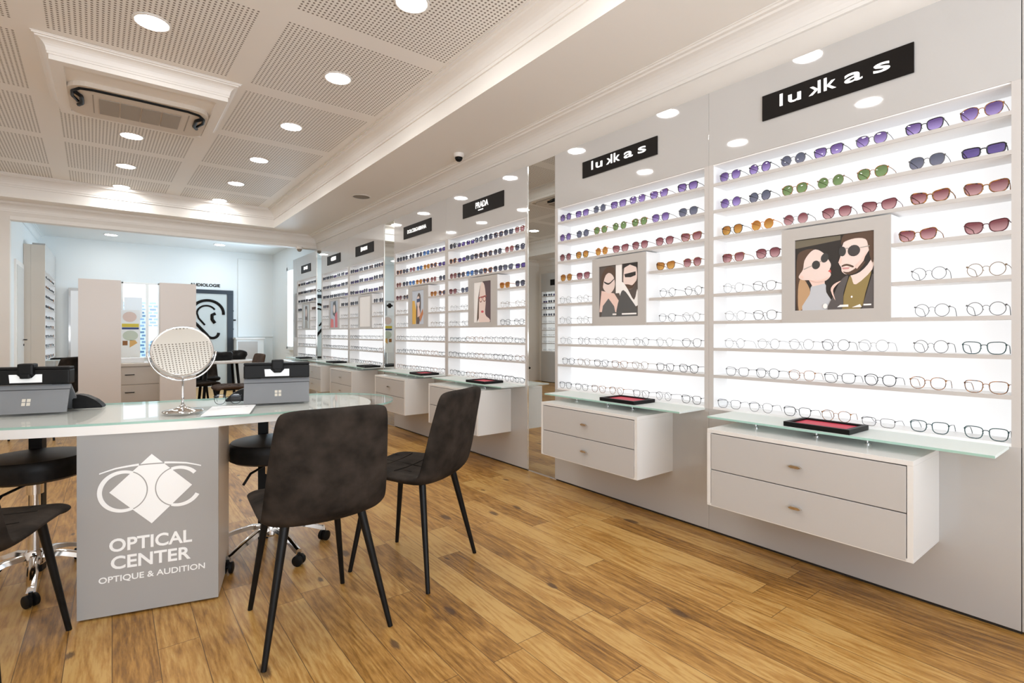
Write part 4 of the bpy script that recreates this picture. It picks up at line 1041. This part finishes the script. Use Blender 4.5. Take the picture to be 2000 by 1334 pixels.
# logo: diamond, two lens rings, brow line
bm = B(); yy = -0.0125
def flat(bm, poly, y, mi=0):
    f = bm.faces.new([bm.verts.new((x, y, z)) for x, z in poly]); f.material_index = mi
    f.normal_update()
    if f.normal.y > 0: f.normal_flip()
def ringp(bm, cx, cz, r0, r1, a0, a1, y, mi, n=40):
    for i in range(n):
        a, b = (math.radians(a0 + (a1 - a0) * (i + k) / n) for k in (0, 1))
        flat(bm, [(cx + r0 * math.cos(a), cz + r0 * math.sin(a)), (cx + r1 * math.cos(a), cz + r1 * math.sin(a)), (cx + r1 * math.cos(b), cz + r1 * math.sin(b)), (cx + r0 * math.cos(b), cz + r0 * math.sin(b))], y, mi)
cz, cx = 0.492, 0.243; hd = 0.140
L1, R1 = cx - 0.096, cx + 0.094; rr_ = 0.083
flat(bm, [(cx - hd, cz), (cx, cz - hd), (cx + hd, cz), (cx, cz + hd)], yy - 0.0006, 0)
def in_d(x, z): return abs(x - cx) + abs(z - cz) < hd
for c0, a0, a1 in ((L1, 0, 360), (R1, 42, 330)):
    n = 72
    for i in range(n):
        a = math.radians(a0 + (a1 - a0) * i / n); b = math.radians(a0 + (a1 - a0) * (i + 1) / n); m_ = (a + b) / 2
        x, z = c0 + rr_ * math.cos(m_), cz + rr_ * math.sin(m_)
        ins = in_d(x, z); t0, t1 = (rr_ - 0.004, rr_) if ins else (rr_ - 0.016, rr_)
        taper = 1.0 if ins else 0.55 + 0.45 * min(1, abs(x - cx) / 0.17)
        t0 = t1 - (t1 - t0) * taper
        flat(bm, [(c0 + t0 * math.cos(a), cz + t0 * math.sin(a)), (c0 + t1 * math.cos(a), cz + t1 * math.sin(a)), (c0 + t1 * math.cos(b), cz + t1 * math.sin(b)), (c0 + t0 * math.cos(b), cz + t0 * math.sin(b))], yy - 0.0009, 1 if ins else 0)
n = 40
for i in range(n):
    xs = [cx - 0.172 + 0.344 * (i + k) / n for k in (0, 1)]
    def bz(x):
        q = (x - cx) / 0.172; return cz + 0.098 - 0.018 * q * q + (0.0 if abs(q) < 0.7 else -0.006 * (abs(q) - 0.7) / 0.3)
    ins = in_d(sum(xs) / 2, bz(sum(xs) / 2)); th = 0.0045 if ins else 0.0085 * (1.15 - abs(sum(xs) / 2 - cx) / 0.172 * 0.6)
    flat(bm, [(xs[0], bz(xs[0])), (xs[0], bz(xs[0]) + th), (xs[1], bz(xs[1]) + th), (xs[1], bz(xs[1]))], yy - 0.0009, 1 if ins else 0)
obj('logo', bm, [M['print'], M['pedestal']], desk, fix=False)
for s, w, h, c, z, bld in (('OPTICAL', 0.280, 0.052, 0.243, 0.282, 0.022), ('CENTER', 0.270, 0.052, 0.243, 0.213, 0.022), ('OPTIQUE & AUDITION', 0.360, 0.028, 0.249, 0.148, 0.012)):
    place_text('lettering', text_mesh(s, w, h, 0.0012, bld), desk, Vector((c, -0.0122, z)), ROT_FRONT, M['print'])

# tablets with black measuring bars
def tablet(s, v, lab1, lab2, rz=0.0):
    x, y, _ = dk(s, v)
    t = thing('tablet_computer', lab1, 'tablet', (x, y, 0.7668), DR + rz)
    w = 0.152
    def slab(bm, p0, p1, th, hw):       # slanted plate in the (v, z) plane
        (a, za), (b, zb) = p0, p1; d = Vector((b - a, zb - za)).normalized(); nx, nz = -d.y * th, d.x * th
        vs = [bm.verts.new((sx * hw, q[0], q[1])) for sx in (-1, 1) for q in ((a, za), (b, zb), (b + nx, zb + nz), (a + nx, za + nz))]
        for f in ((0, 1, 2, 3), (7, 6, 5, 4), (0, 4, 5, 1), (1, 5, 6, 2), (2, 6, 7, 3), (3, 7, 4, 0)): bm.faces.new([vs[i] for i in f])
    bm = B(); slab(bm, (0.16, 0.004), (0.045, 0.122), 0.008, w); obj('screen', bm, M['grey_alu'], t)
    bm = B(); slab(bm, (0.0, 0.0), (0.035, 0.098), 0.004, w - 0.002); ks = obj('kickstand', bm, M['grey_alu'], t)
    bm = B(); slab(bm, (0.036, 0.101), (0.0425, 0.119), 0.004, w); obj('hinge_strip', bm, M['grey_alu'], t)
    bm = B()
    for dx in (-0.0085, 0.0085):
        for dz in (-0.008, 0.008):
            p = [(0.0168 + (dz + e) * 0.336, 0.047 + dz + e) for e in (-0.0065, 0.0065)]
            vs = [bm.verts.new((0.004 + dx + q, p[k][0] - 0.0050, p[k][1] + 0.0018)) for q, k in ((-0.0065, 0), (0.0065, 0), (0.0065, 1), (-0.0065, 1))]
            bm.faces.new(vs)
    obj('logo', bm, M['logo4'], ks)
    obj('keyboard', box(B(), -0.125, 0.125, 0.172, 0.36, 0.0, 0.006, 0.001), M['vinyl'], t)
    b = thing('measuring_bar', lab2, 'device', (x, y, 0.7668 + 0.124), DR + rz)
    bm = B(); box(bm, -0.152, 0.152, 0.022, 0.085, 0.0, 0.066, 0.006); box(bm, -0.152, 0.152, 0.026, 0.08, 0.066, 0.078, 0.004); obj('housing', bm, M['black'], b)
    bm = B(); flatp = [(-0.055, 0.010), (-0.058, 0.046), (-0.032, 0.046), (-0.016, 0.030), (0.020, 0.030), (0.034, 0.046), (0.056, 0.046), (0.056, 0.010)]
    f = bm.faces.new([bm.verts.new((xx, 0.0205, zz)) for xx, zz in flatp]); r_ = bmesh.ops.extrude_face_region(bm, geom=[f]); bmesh.ops.translate(bm, vec=(0, 0.0015, 0), verts=[g for g in r_['geom'] if isinstance(g, bmesh.types.BMVert)])
    obj('name_plate', bm, M['print'], b)
    bm = B(); box(bm, -0.026, 0.030, 0.006, 0.06, 0.040, 0.094, 0.008); box(bm, -0.016, 0.020, 0.002, 0.02, 0.028, 0.05, 0.006); obj('clamp', bm, M['black'], b)
    return t
tablet(0.692, 0.352, 'silver tablet on its kickstand, right part of the reception desk', 'black measuring bar clamped on top of the right-hand tablet')
tablet(-0.312, 0.395, 'silver tablet on its kickstand at the left edge of the desk', 'black measuring bar on top of the left-hand tablet')
for s, v, lab in ((-0.122, 0.53, 'black wedge-shaped device beside the left-hand tablet'), (0.505, 0.53, 'black wedge-shaped device beside the right-hand tablet')):
    x, y, _ = dk(s, v); bm = B()
    prof = [(-0.055, 0.0), (0.060, 0.0), (0.054, 0.014), (0.030, 0.038), (-0.005, 0.058), (-0.035, 0.066), (-0.055, 0.064)]
    ext_xz(bm, [(a, b) for a, b in prof], -0.03, 0.03); bmesh.ops.bevel(bm, geom=list(bm.edges), offset=0.004, segments=2, affect='EDGES')
    tag(obj('card_terminal', bm, M['vinyl'], loc=(x, y, 0.7668), rot=(0, 0, DR + (0 if s < 0.3 else PI))), lab, 'device', 'wedge-shaped black devices on the desk')
# round table mirror
x, y, _ = dk(0.312, 0.205)
mr = thing('table_mirror', 'round chrome make-up mirror on a slim stand on the desk', 'mirror', (x, y, 0.7668), 0)
obj('base', lathe(B(), [(0.078, 0), (0.080, 0.004), (0.076, 0.008), (0.045, 0.013), (0.016, 0.022), (0.009, 0.032)], 36), M['chrome'], mr, smooth='auto')
obj('stem', lathe(B(), [(0.006, 0.030), (0.005, 0.06), (0.005, 0.150)], 16), M['chrome'], mr, smooth=True)
tilt = math.radians(24); az = math.atan2(-y, -x)      # faces the camera, tipped back
Rm = Matrix.Rotation(az, 4, 'Z') @ Matrix.Rotation(PI / 2 - tilt, 4, 'Y')
def rot_bm(bm, at): bmesh.ops.transform(bm, matrix=Matrix.Translation(at) @ Rm, verts=bm.verts); return bm
cm = Vector((0, 0, 0.270))
obj('bezel', rot_bm(lathe(B(), [(0.112, 0.006), (0.118, 0.008), (0.122, 0.002), (0.122, -0.006), (0.116, -0.010), (0.0, -0.012)], 48), cm), M['chrome'], mr, smooth='auto')
obj('mirror_glass', rot_bm(lathe(B(), [(0.1125, 0.0045), (0.1125, 0.0065), (0.0, 0.0066)], 48), cm), M['mirror'], mr)
# yoke: forked arc holding the disc
sd = Vector((-math.sin(az), math.cos(az), 0)); bm = B()
tube(bm, [cm + sd * 0.129 * math.cos(math.radians(a)) + Vector((0, 0, 0.129 * math.sin(math.radians(a)))) for a in range(180, 361, 9)], 0.004, 8)
obj('yoke', bm, M['chrome'], mr, smooth=True)
# papers and a pair of glasses
x, y, _ = dk(0.51, 0.125)
pt = thing('paper_stack', 'white printed sheets lying between mirror and right-hand tablet', 'papers', (x, y, 0.7668), DR - 0.02)
obj('sheets', box(B(), -0.10, 0.085, -0.105, 0.19, 0, 0.003), M['paper'], pt)
bm = B(); box(bm, -0.07, 0.03, 0.12, 0.125, 0.003, 0.0033); box(bm, 0.045, 0.055, 0.14, 0.146, 0.003, 0.0033); obj('print_line', bm, M['inkgrey'], pt)
x, y, _ = dk(0.47, 0.40)
place_glasses(x, y, 0.7671, S('panto', 'black', 'clear', 0.0014), PI / 2 - 0.2, 'thin dark eyeglasses lying on the desk beside the right-hand tablet', None, False)

# ---------------------------------------------------------------- chairs
def chair_shell():
    # profile stations: (y, z, half width, edge lift), seat front -> back top ; chair faces +y
    st = [(0.222, 0.430, 0.160, 0.0), (0.226, 0.452, 0.192, 0.002), (0.205, 0.468, 0.205, 0.004), (0.12, 0.468, 0.213, 0.010), (0.02, 0.460, 0.217, 0.016), (-0.08, 0.448, 0.220, 0.022), (-0.155, 0.443, 0.222, 0.030),
          (-0.206, 0.466, 0.223, 0.036), (-0.226, 0.530, 0.220, 0.036), (-0.243, 0.600, 0.216, 0.034), (-0.256, 0.680, 0.210, 0.030), (-0.268, 0.750, 0.204, 0.024), (-0.279, 0.815, 0.197, 0.018), (-0.284, 0.845, 0.188, 0.014), (-0.286, 0.860, 0.165, 0.010)]
    TH_ = 0.043; n = 14; rows = []
    bm = B(); k = len(st)
    for i, (y, z, hw, lift) in enumerate(st):
        a = st[max(0, i - 1)]; c = st[min(k - 1, i + 1)]
        t = Vector((c[0] - a[0], c[1] - a[1])).normalized()
        nrm = Vector((t.y, -t.x))                     # points to the outer/back side... flipped below
        nrm = -nrm if nrm.dot(Vector((1, 1))) < 0 else nrm     # towards the sitter
        if i > 7: nrm = Vector((abs(nrm.x), nrm.y))
        half = TH_ / 2 * (0.55 if i in (0, k - 1) else 1.0)
        ring = []
        for side in (1, -1):
            for j in range(n):
                q = j / (n - 1); u = (-1 + 2 * q) * side
                f = 1 - max(0, abs(u) - 0.86) / 0.14 * 0.62     # rounded rims
                off = nrm * (half * side * f + lift * abs(u) ** 2.4)
                ring.append(bm.verts.new((u * hw, y + off.x, z + off.y)))
        rows.append(ring)
    m = len(rows[0])
    for A, C in zip(rows, rows[1:]):
        for j in range(m): bm.faces.new([A[j], A[(j + 1) % m], C[(j + 1) % m], C[j]])
    bm.faces.new(rows[0][::-1]); bm.faces.new(rows[-1])
    return bm
def quilt(m):
    nt, N, L, b = nodes(m)
    tc = N.new('ShaderNodeTexCoord'); sp_ = N.new('ShaderNodeSeparateXYZ'); L.new(tc.outputs['Object'], sp_.inputs[0])
M['fab_front'] = M['fabric']
def make_chair(label, group, m1, loc, rz):
    t = thing('upholstered_chair', label, 'chair', loc, rz, group)
    o = obj('seat_shell', chair_shell(), m1, t, smooth=True)
    sb = o.modifiers.new('sub', 'SUBSURF'); sb.levels = 1; sb.render_levels = 2
    # stitched grooves on the seat, and piping round the shell edge
    bm = B()
    for x in (-0.10, 0.0, 0.10): tube(bm, [(x, 0.17, 0.4905), (x, 0.05, 0.4835), (x, -0.06, 0.4765)], 0.0022, 5)
    for y, z in ((0.10, 0.4885), (0.0, 0.4815)): tube(bm, [(-0.15, y, z + 0.006), (-0.05, y, z - 0.001), (0.05, y, z - 0.001), (0.15, y, z + 0.006)], 0.0022, 5)
    obj('seat_stitching', bm, M['fabric'], o, smooth=True)
    for sx in (-1, 1):
        for top, bot, r0 in (((sx * 0.135, -0.140, 0.452), (sx * 0.222, -0.225, 0.0), 0.0165), ((sx * 0.130, 0.150, 0.462), (sx * 0.187, 0.222, 0.0), 0.0155)):
            bm = B(); tube(bm, [top, tuple(0.5 * (a + b) for a, b in zip(top, bot)), bot], r0, 14, r1=0.0095)
            obj('leg', bm, M['leg'], t, smooth='auto')
    bm = B(); box(bm, -0.12, 0.12, -0.10, 0.15, 0.432, 0.442, 0.003)
    obj('under_frame', bm, M['leg'], t)
    return t
def feet_chair(rc, fc):   # from rear and front feet centres
    d = Vector(fc) - Vector(rc); a = math.atan2(-d.x, d.y); c = (Vector(rc) + Vector(fc)) / 2
    return (c.x, c.y, 0), a
g = 'dark taupe suede chairs'
l1, a1 = feet_chair((0.618, 1.850), (0.628, 2.291))
ch = make_chair('taupe suede chair with its back to the viewer, centre of the picture', g, M['fabric'], l1, a1)
l2, a2 = feet_chair((1.261, 2.087), (1.046, 2.464))
dup(ch, l2, a2, 'taupe suede chair turned sideways between desk and display wall', g)
a0 = math.radians(-22); fx = Vector((-0.128, 2.56)); off = Vector((0.187 * math.cos(a0) - 0.222 * math.sin(a0), 0.187 * math.sin(a0) + 0.222 * math.cos(a0)))
c0 = fx - off
dup(ch, (c0.x, c0.y, 0), a0, 'taupe suede chair cut off by the left edge of the picture', g)
# back chairs
for x, y, rz, lab in ((1.20, 7.05, math.radians(95), 'brown chair beyond the right-hand tablet, facing left in the back'), (0.86, 7.75, math.radians(-80), 'dark chair half hidden behind the right edge of the partition'),
                      (-0.56, 7.45, math.radians(60), 'dark chair just left of the partition, behind the left-hand tablet')):
    c = dup(ch, (x, y, 0), rz, lab, 'chairs in the back of the shop')
    for o in c.children:
        if o.name.startswith('seat_shell') and x > 1: o.data = o.data.copy(); o.data.materials[0] = M['fabric2']

# ---------------------------------------------------------------- stools
def stool(label, loc, phase, seat_r=0.19, rz_lever=200):
    t = thing('swivel_stool', label, 'stool', loc, 0, 'black swivel stools behind the desk')
    R = seat_r
    obj('seat', lathe(B(), [(R * 0.9, 0.478), (R, 0.490), (R + 0.002, 0.53), (R, 0.560), (R * 0.95, 0.572), (R * 0.7, 0.579), (0, 0.581)], 48), M['vinyl'], t, smooth='auto')
    obj('seat_plate', lathe(B(), [(0.06, 0.452), (0.07, 0.460), (0.07, 0.478)], 24), M['black'], t, smooth='auto')
    obj('column', lathe(B(), [(0.026, 0.15), (0.026, 0.30), (0.019, 0.302), (0.019, 0.40), (0.030, 0.402), (0.030, 0.452)], 24), M['chrome'], t, smooth='auto')
    a = math.radians(rz_lever); bm = B(); tube(bm, [(0.04 * math.cos(a), 0.04 * math.sin(a), 0.455), (0.16 * math.cos(a), 0.16 * math.sin(a), 0.44), (0.21 * math.cos(a), 0.21 * math.sin(a), 0.40)], 0.006, 8); obj('lever', bm, M['black'], t, smooth=True)
    obj('hub', lathe(B(), [(0.030, 0.085), (0.040, 0.095), (0.040, 0.140), (0.028, 0.155)], 24), M['chrome'], t, smooth='auto')
    for k in range(5):
        a = math.radians(phase + 72 * k); c, s = math.cos(a), math.sin(a)
        bm = B(); pts = [(0.03, 0.128, 0.021), (0.10, 0.125, 0.020), (0.18, 0.100, 0.018), (0.245, 0.072, 0.016), (0.262, 0.068, 0.016)]
        rings = []
        for r, z, hw in pts:
            rings.append([bm.verts.new((r * c - q * s, r * s + q * c, z + dz)) for q, dz in ((-hw, -0.010), (hw, -0.010), (hw * 0.7, 0.008), (0, 0.013), (-hw * 0.7, 0.008))])
        for A, C in zip(rings, rings[1:]):
            for j in range(5): bm.faces.new([A[j], A[(j + 1) % 5], C[(j + 1) % 5], C[j]])
        bm.faces.new(rings[0][::-1]); bm.faces.new(rings[-1])
        arm = obj('base_arm', bm, M['chrome'], t, smooth='auto')
        cs = Matrix.Translation((0.261 * c, 0.261 * s, 0)) @ Matrix.Rotation(a + 0.6, 4, 'Z')
        bm = B(); 
        for sy in (-1, 1):
            w_ = lathe(B(), [(0.020, -0.009), (0.026, -0.006), (0.026, 0.006), (0.020, 0.009)], 20); bmesh.ops.transform(w_, matrix=cs @ Matrix.Translation((0, sy * 0.014, 0.0265)) @ Matrix.Rotation(PI / 2, 4, 'X'), verts=w_.verts)
            me = bpy.data.meshes.new('tmp'); w_.to_mesh(me); w_.free(); bm.from_mesh(me); bpy.data.meshes.remove(me)
        q = B(); tube(q, [(0, -0.018, 0.030), (0, 0.018, 0.030)], 0.010, 8); tube(q, [(0, 0, 0.030), (0, 0, 0.062)], 0.008, 8)
        bmesh.ops.transform(q, matrix=cs, verts=q.verts); me = bpy.data.meshes.new('tmp'); q.to_mesh(me); q.free(); bm.from_mesh(me); bpy.data.meshes.remove(me)
        obj('caster', bm, M['black'], t, smooth='auto')
stool('black round stool on chrome casters between pedestal and centre chair', (0.647, 2.846, 0), -147.8, 0.195, 222)
stool('black round stool on chrome casters left of the logo pedestal', (-0.272, 3.13, 0), -88, 0.19, 235)

# ---------------------------------------------------------------- partition, back furniture
pt = thing('partition_panel', 'tall beige free-standing panel left of the narrow opening', 'partition', (-0.287, 7.2, 0))
obj('panel', box(B(), 0, 0.366, 0, 0.12, 0.02, 1.703, 0.002), M['partition'], pt); obj('foot', box(B(), 0.01, 0.356, 0.01, 0.11, 0, 0.02), M['gap'], pt)
pt = thing('partition_panel', 'tall beige free-standing panel right of the narrow opening, behind the mirror', 'partition', (0.436, 7.2, 0))
obj('panel', box(B(), 0, 0.360, 0, 0.12, 0.02, 1.700, 0.002), M['partition'], pt); obj('foot', box(B(), 0.01, 0.35, 0.01, 0.11, 0, 0.02), M['gap'], pt)
# desk with three drawers seen through the opening
t = thing('drawer_desk', 'beige three-drawer desk seen between the partition panels', 'desk', (0.06, 8.05, 0))
bd = obj('pedestal', box(B(), 0.0, 0.46, 0, 0.5, 0.0, 0.70, 0.002), M['beige'], t)
obj('desktop', box(B(), -0.06, 0.67, -0.03, 0.55, 0.70, 0.735, 0.003), M['beige'], t)
obj('side_leg', box(B(), 0.60, 0.66, 0.0, 0.5, 0, 0.70), M['black'], t)
for i in range(3):
    dr = obj('drawer', box(B(), 0.012, 0.448, -0.014, -0.0005, 0.03 + i * 0.222, 0.24 + i * 0.222, 0.001), M['beige'], bd)
    bm = B(); tube(bm, [(0.07, -0.014, 0.15 + i * 0.222), (0.07, -0.03, 0.15 + i * 0.222), (0.16, -0.03, 0.15 + i * 0.222), (0.16, -0.014, 0.15 + i * 0.222)], 0.006, 6); obj('handle', bm, M['black'], dr)
bm = B(); box(bm, -0.15, 0.15, -0.05, 0.05, 0, 0.11, 0.006); box(bm, -0.13, 0.13, -0.055, -0.05, 0.02, 0.09)
tag(obj('measuring_bar', bm, M['black'], loc=(0.55, 8.25, 0.7355)), 'black box-shaped device on the beige three-drawer desk', 'device')
bm = B(); box(bm, -0.13, 0.13, -0.10, 0.10, 0, 0.06, 0.003)
tag(obj('paper_box', bm, M['paper'], loc=(0.20, 8.3, 0.7355)), 'white paper box on the beige three-drawer desk', 'box')
# coloured leaflet stand behind the opening
t = thing('leaflet_stand', 'colourful leaflet display seen above the three-drawer desk', 'display', (0.245, 11.3, 0))
obj('pole', lathe(B(), [(0.16, 0), (0.16, 0.015), (0.015, 0.03), (0.015, 0.70)], 20), M['print'], t, smooth='auto')
obj('board', box(B(), -0.13, 0.15, -0.01, 0.01, 0.66, 1.52), M['print'], t)
bm = B(); cols = [(0.80, 0.62, 0.55), (0.70, 0.55, 0.05), (0.03, 0.06, 0.20), (0.60, 0.66, 0.55), (0.30, 0.12, 0.03), (0.75, 0.45, 0.15)]
flat(bm, ell(0.0, 1.40, 0.10, 0.09), -0.0115, 0); flat(bm, [(-0.11, 1.22), (0.13, 1.22), (0.13, 1.28), (-0.11, 1.28)], -0.0115, 1); flat(bm, [(-0.11, 1.18), (0.13, 1.18), (0.13, 1.215), (-0.11, 1.215)], -0.0115, 2)
flat(bm, ell(0.01, 1.07, 0.11, 0.09), -0.0115, 3); flat(bm, [(-0.10, 0.90), (-0.03, 0.90), (-0.03, 0.98), (-0.10, 0.98)], -0.0115, 4); flat(bm, [(0.0, 0.86), (0.11, 0.94), (0.08, 0.99), (0.0, 0.99)], -0.0115, 5)
obj('leaflets', bm, [pcol(c) for c in cols], t, fix=False)
# table beyond, with black bags
t = thing('side_table', 'small white table with black top items by the back door', 'table', (1.16, 8.0, 0))
obj('table_top', lathe(B(), [(0.40, 0.715), (0.41, 0.72), (0.41, 0.742), (0.40, 0.747)], 40), M['white_lacq'], t, smooth='auto')
for a in (45, 135, 225, 315):
    c, s = math.cos(math.radians(a)), math.sin(math.radians(a)); bm = B(); tube(bm, [(0.25 * c, 0.25 * s, 0.714), (0.33 * c, 0.33 * s, 0)], 0.018, 8); obj('leg', bm, M['black'], t, smooth=True)
def blob(name, lab, loc, rz, sx, sy, sz, m, cat, seed):
    bm = B(); bmesh.ops.create_icosphere(bm, subdivisions=3, radius=1)
    r = random.Random(seed); ph = [r.uniform(0, 6) for _ in range(4)]
    for v in bm.verts:
        k = 1 + 0.10 * math.sin(5 * v.co.x + ph[0]) + 0.09 * math.sin(6 * v.co.y + ph[1]) + 0.08 * math.sin(7 * v.co.z + ph[2])
        z = max(v.co.z, -0.45)
        v.co = (v.co.x * sx * k, v.co.y * sy * k, (z + 0.45) * sz * k * (1.0 - 0.35 * v.co.x))
    zmin = min(v.co.z for v in bm.verts)
    for v in bm.verts: v.co.z -= zmin
    tag(obj(name, bm, m, loc=loc, rot=(0, 0, rz), smooth=True), lab, cat)
blob('handbag', 'black crumpled bag lying on the small white back table', (1.08, 7.92, 0.7475), PI, 0.22, 0.12, 0.085, M['vinyl'], 'bag', 1)
blob('folded_jacket', 'dark jacket heaped beside the black bag on the back table', (1.36, 8.12, 0.7475), PI, 0.14, 0.10, 0.085, M['leg'], 'jacket', 2)
dup(ch, (1.02, 8.55, 0), PI, 'dark chair behind the small white back table', 'chairs in the back of the shop')
# low white counter against the end wall
t = thing('counter_unit', 'low white counter against the end wall by the window', 'counter', (2.30, 11.95, 0))
obj('body', box(B(), -0.26, 0.26, 0, 0.33, 0, 0.98, 0.003), M['backwall'], t); obj('worktop', box(B(), -0.28, 0.28, -0.02, 0.33, 0.98, 1.02, 0.003), M['white_lacq'], t)
obj('door', box(B(), -0.23, 0.14, -0.012, -0.0005, 0.05, 0.94, 0.002), M['lacq2'], t)
# pale framed light panel on the end wall, and lit panel at left of it
tag(obj('wall_panel', box(B(), 2.12, 3.2, YE - 0.03, YE - 0.001, 1.03, 2.70, 0.004), M['backwall']), 'large pale blue panel on the end wall right of the ear door', 'panel')
t = thing('display_case', 'slim white lit eyewear case on the end wall behind the partition', 'display case', (-0.62, YE - 0.001, 0))
obj('frame', box(B(), 0, 0.5, -0.10, -0.02, 0.0, 1.93, 0.002), M['lacq'], t)
obj('light_panel', box(B(), 0.03, 0.47, -0.103, -0.1005, 0.35, 1.88), M['shelf'], t)
# glass shelf and tray on the left back display
t = thing('glass_shelf', 'glass shelf below the lit display on the back room left wall', 'shelf', (-0.80, 11.2, 0.684), 0)
obj('glass_panel', box(B(), 0.0005, 0.24, -0.55, 0.55, 0, 0.01), M['shelf_glass'], t)
bm = B(); box(bm, 0.10, 0.12, -0.30, -0.28, -0.30, -0.0005); box(bm, 0.10, 0.12, 0.28, 0.30, -0.30, -0.0005); box(bm, 0.0005, 0.12, -0.30, 0.30, -0.32, -0.30); obj('bracket', bm, M['white_lacq'], t)
t = thing('display_tray', 'black tray on the glass shelf of the back room left wall', 'tray', (-0.67, 11.0, 0.6945), 0, None)
bm = B(); box(bm, -0.10, 0.10, -0.14, 0.14, 0, 0.006); 
for q in ((-0.10, -0.085, -0.14, 0.14), (0.085, 0.10, -0.14, 0.14), (-0.085, 0.085, -0.14, -0.125), (-0.085, 0.085, 0.125, 0.14)): box(bm, *q, 0.006, 0.021)
obj('rim', bm, M['black'], t); obj('lining', box(B(), -0.084, 0.084, -0.124, 0.124, 0.0062, 0.012), M['vinyl'], t)
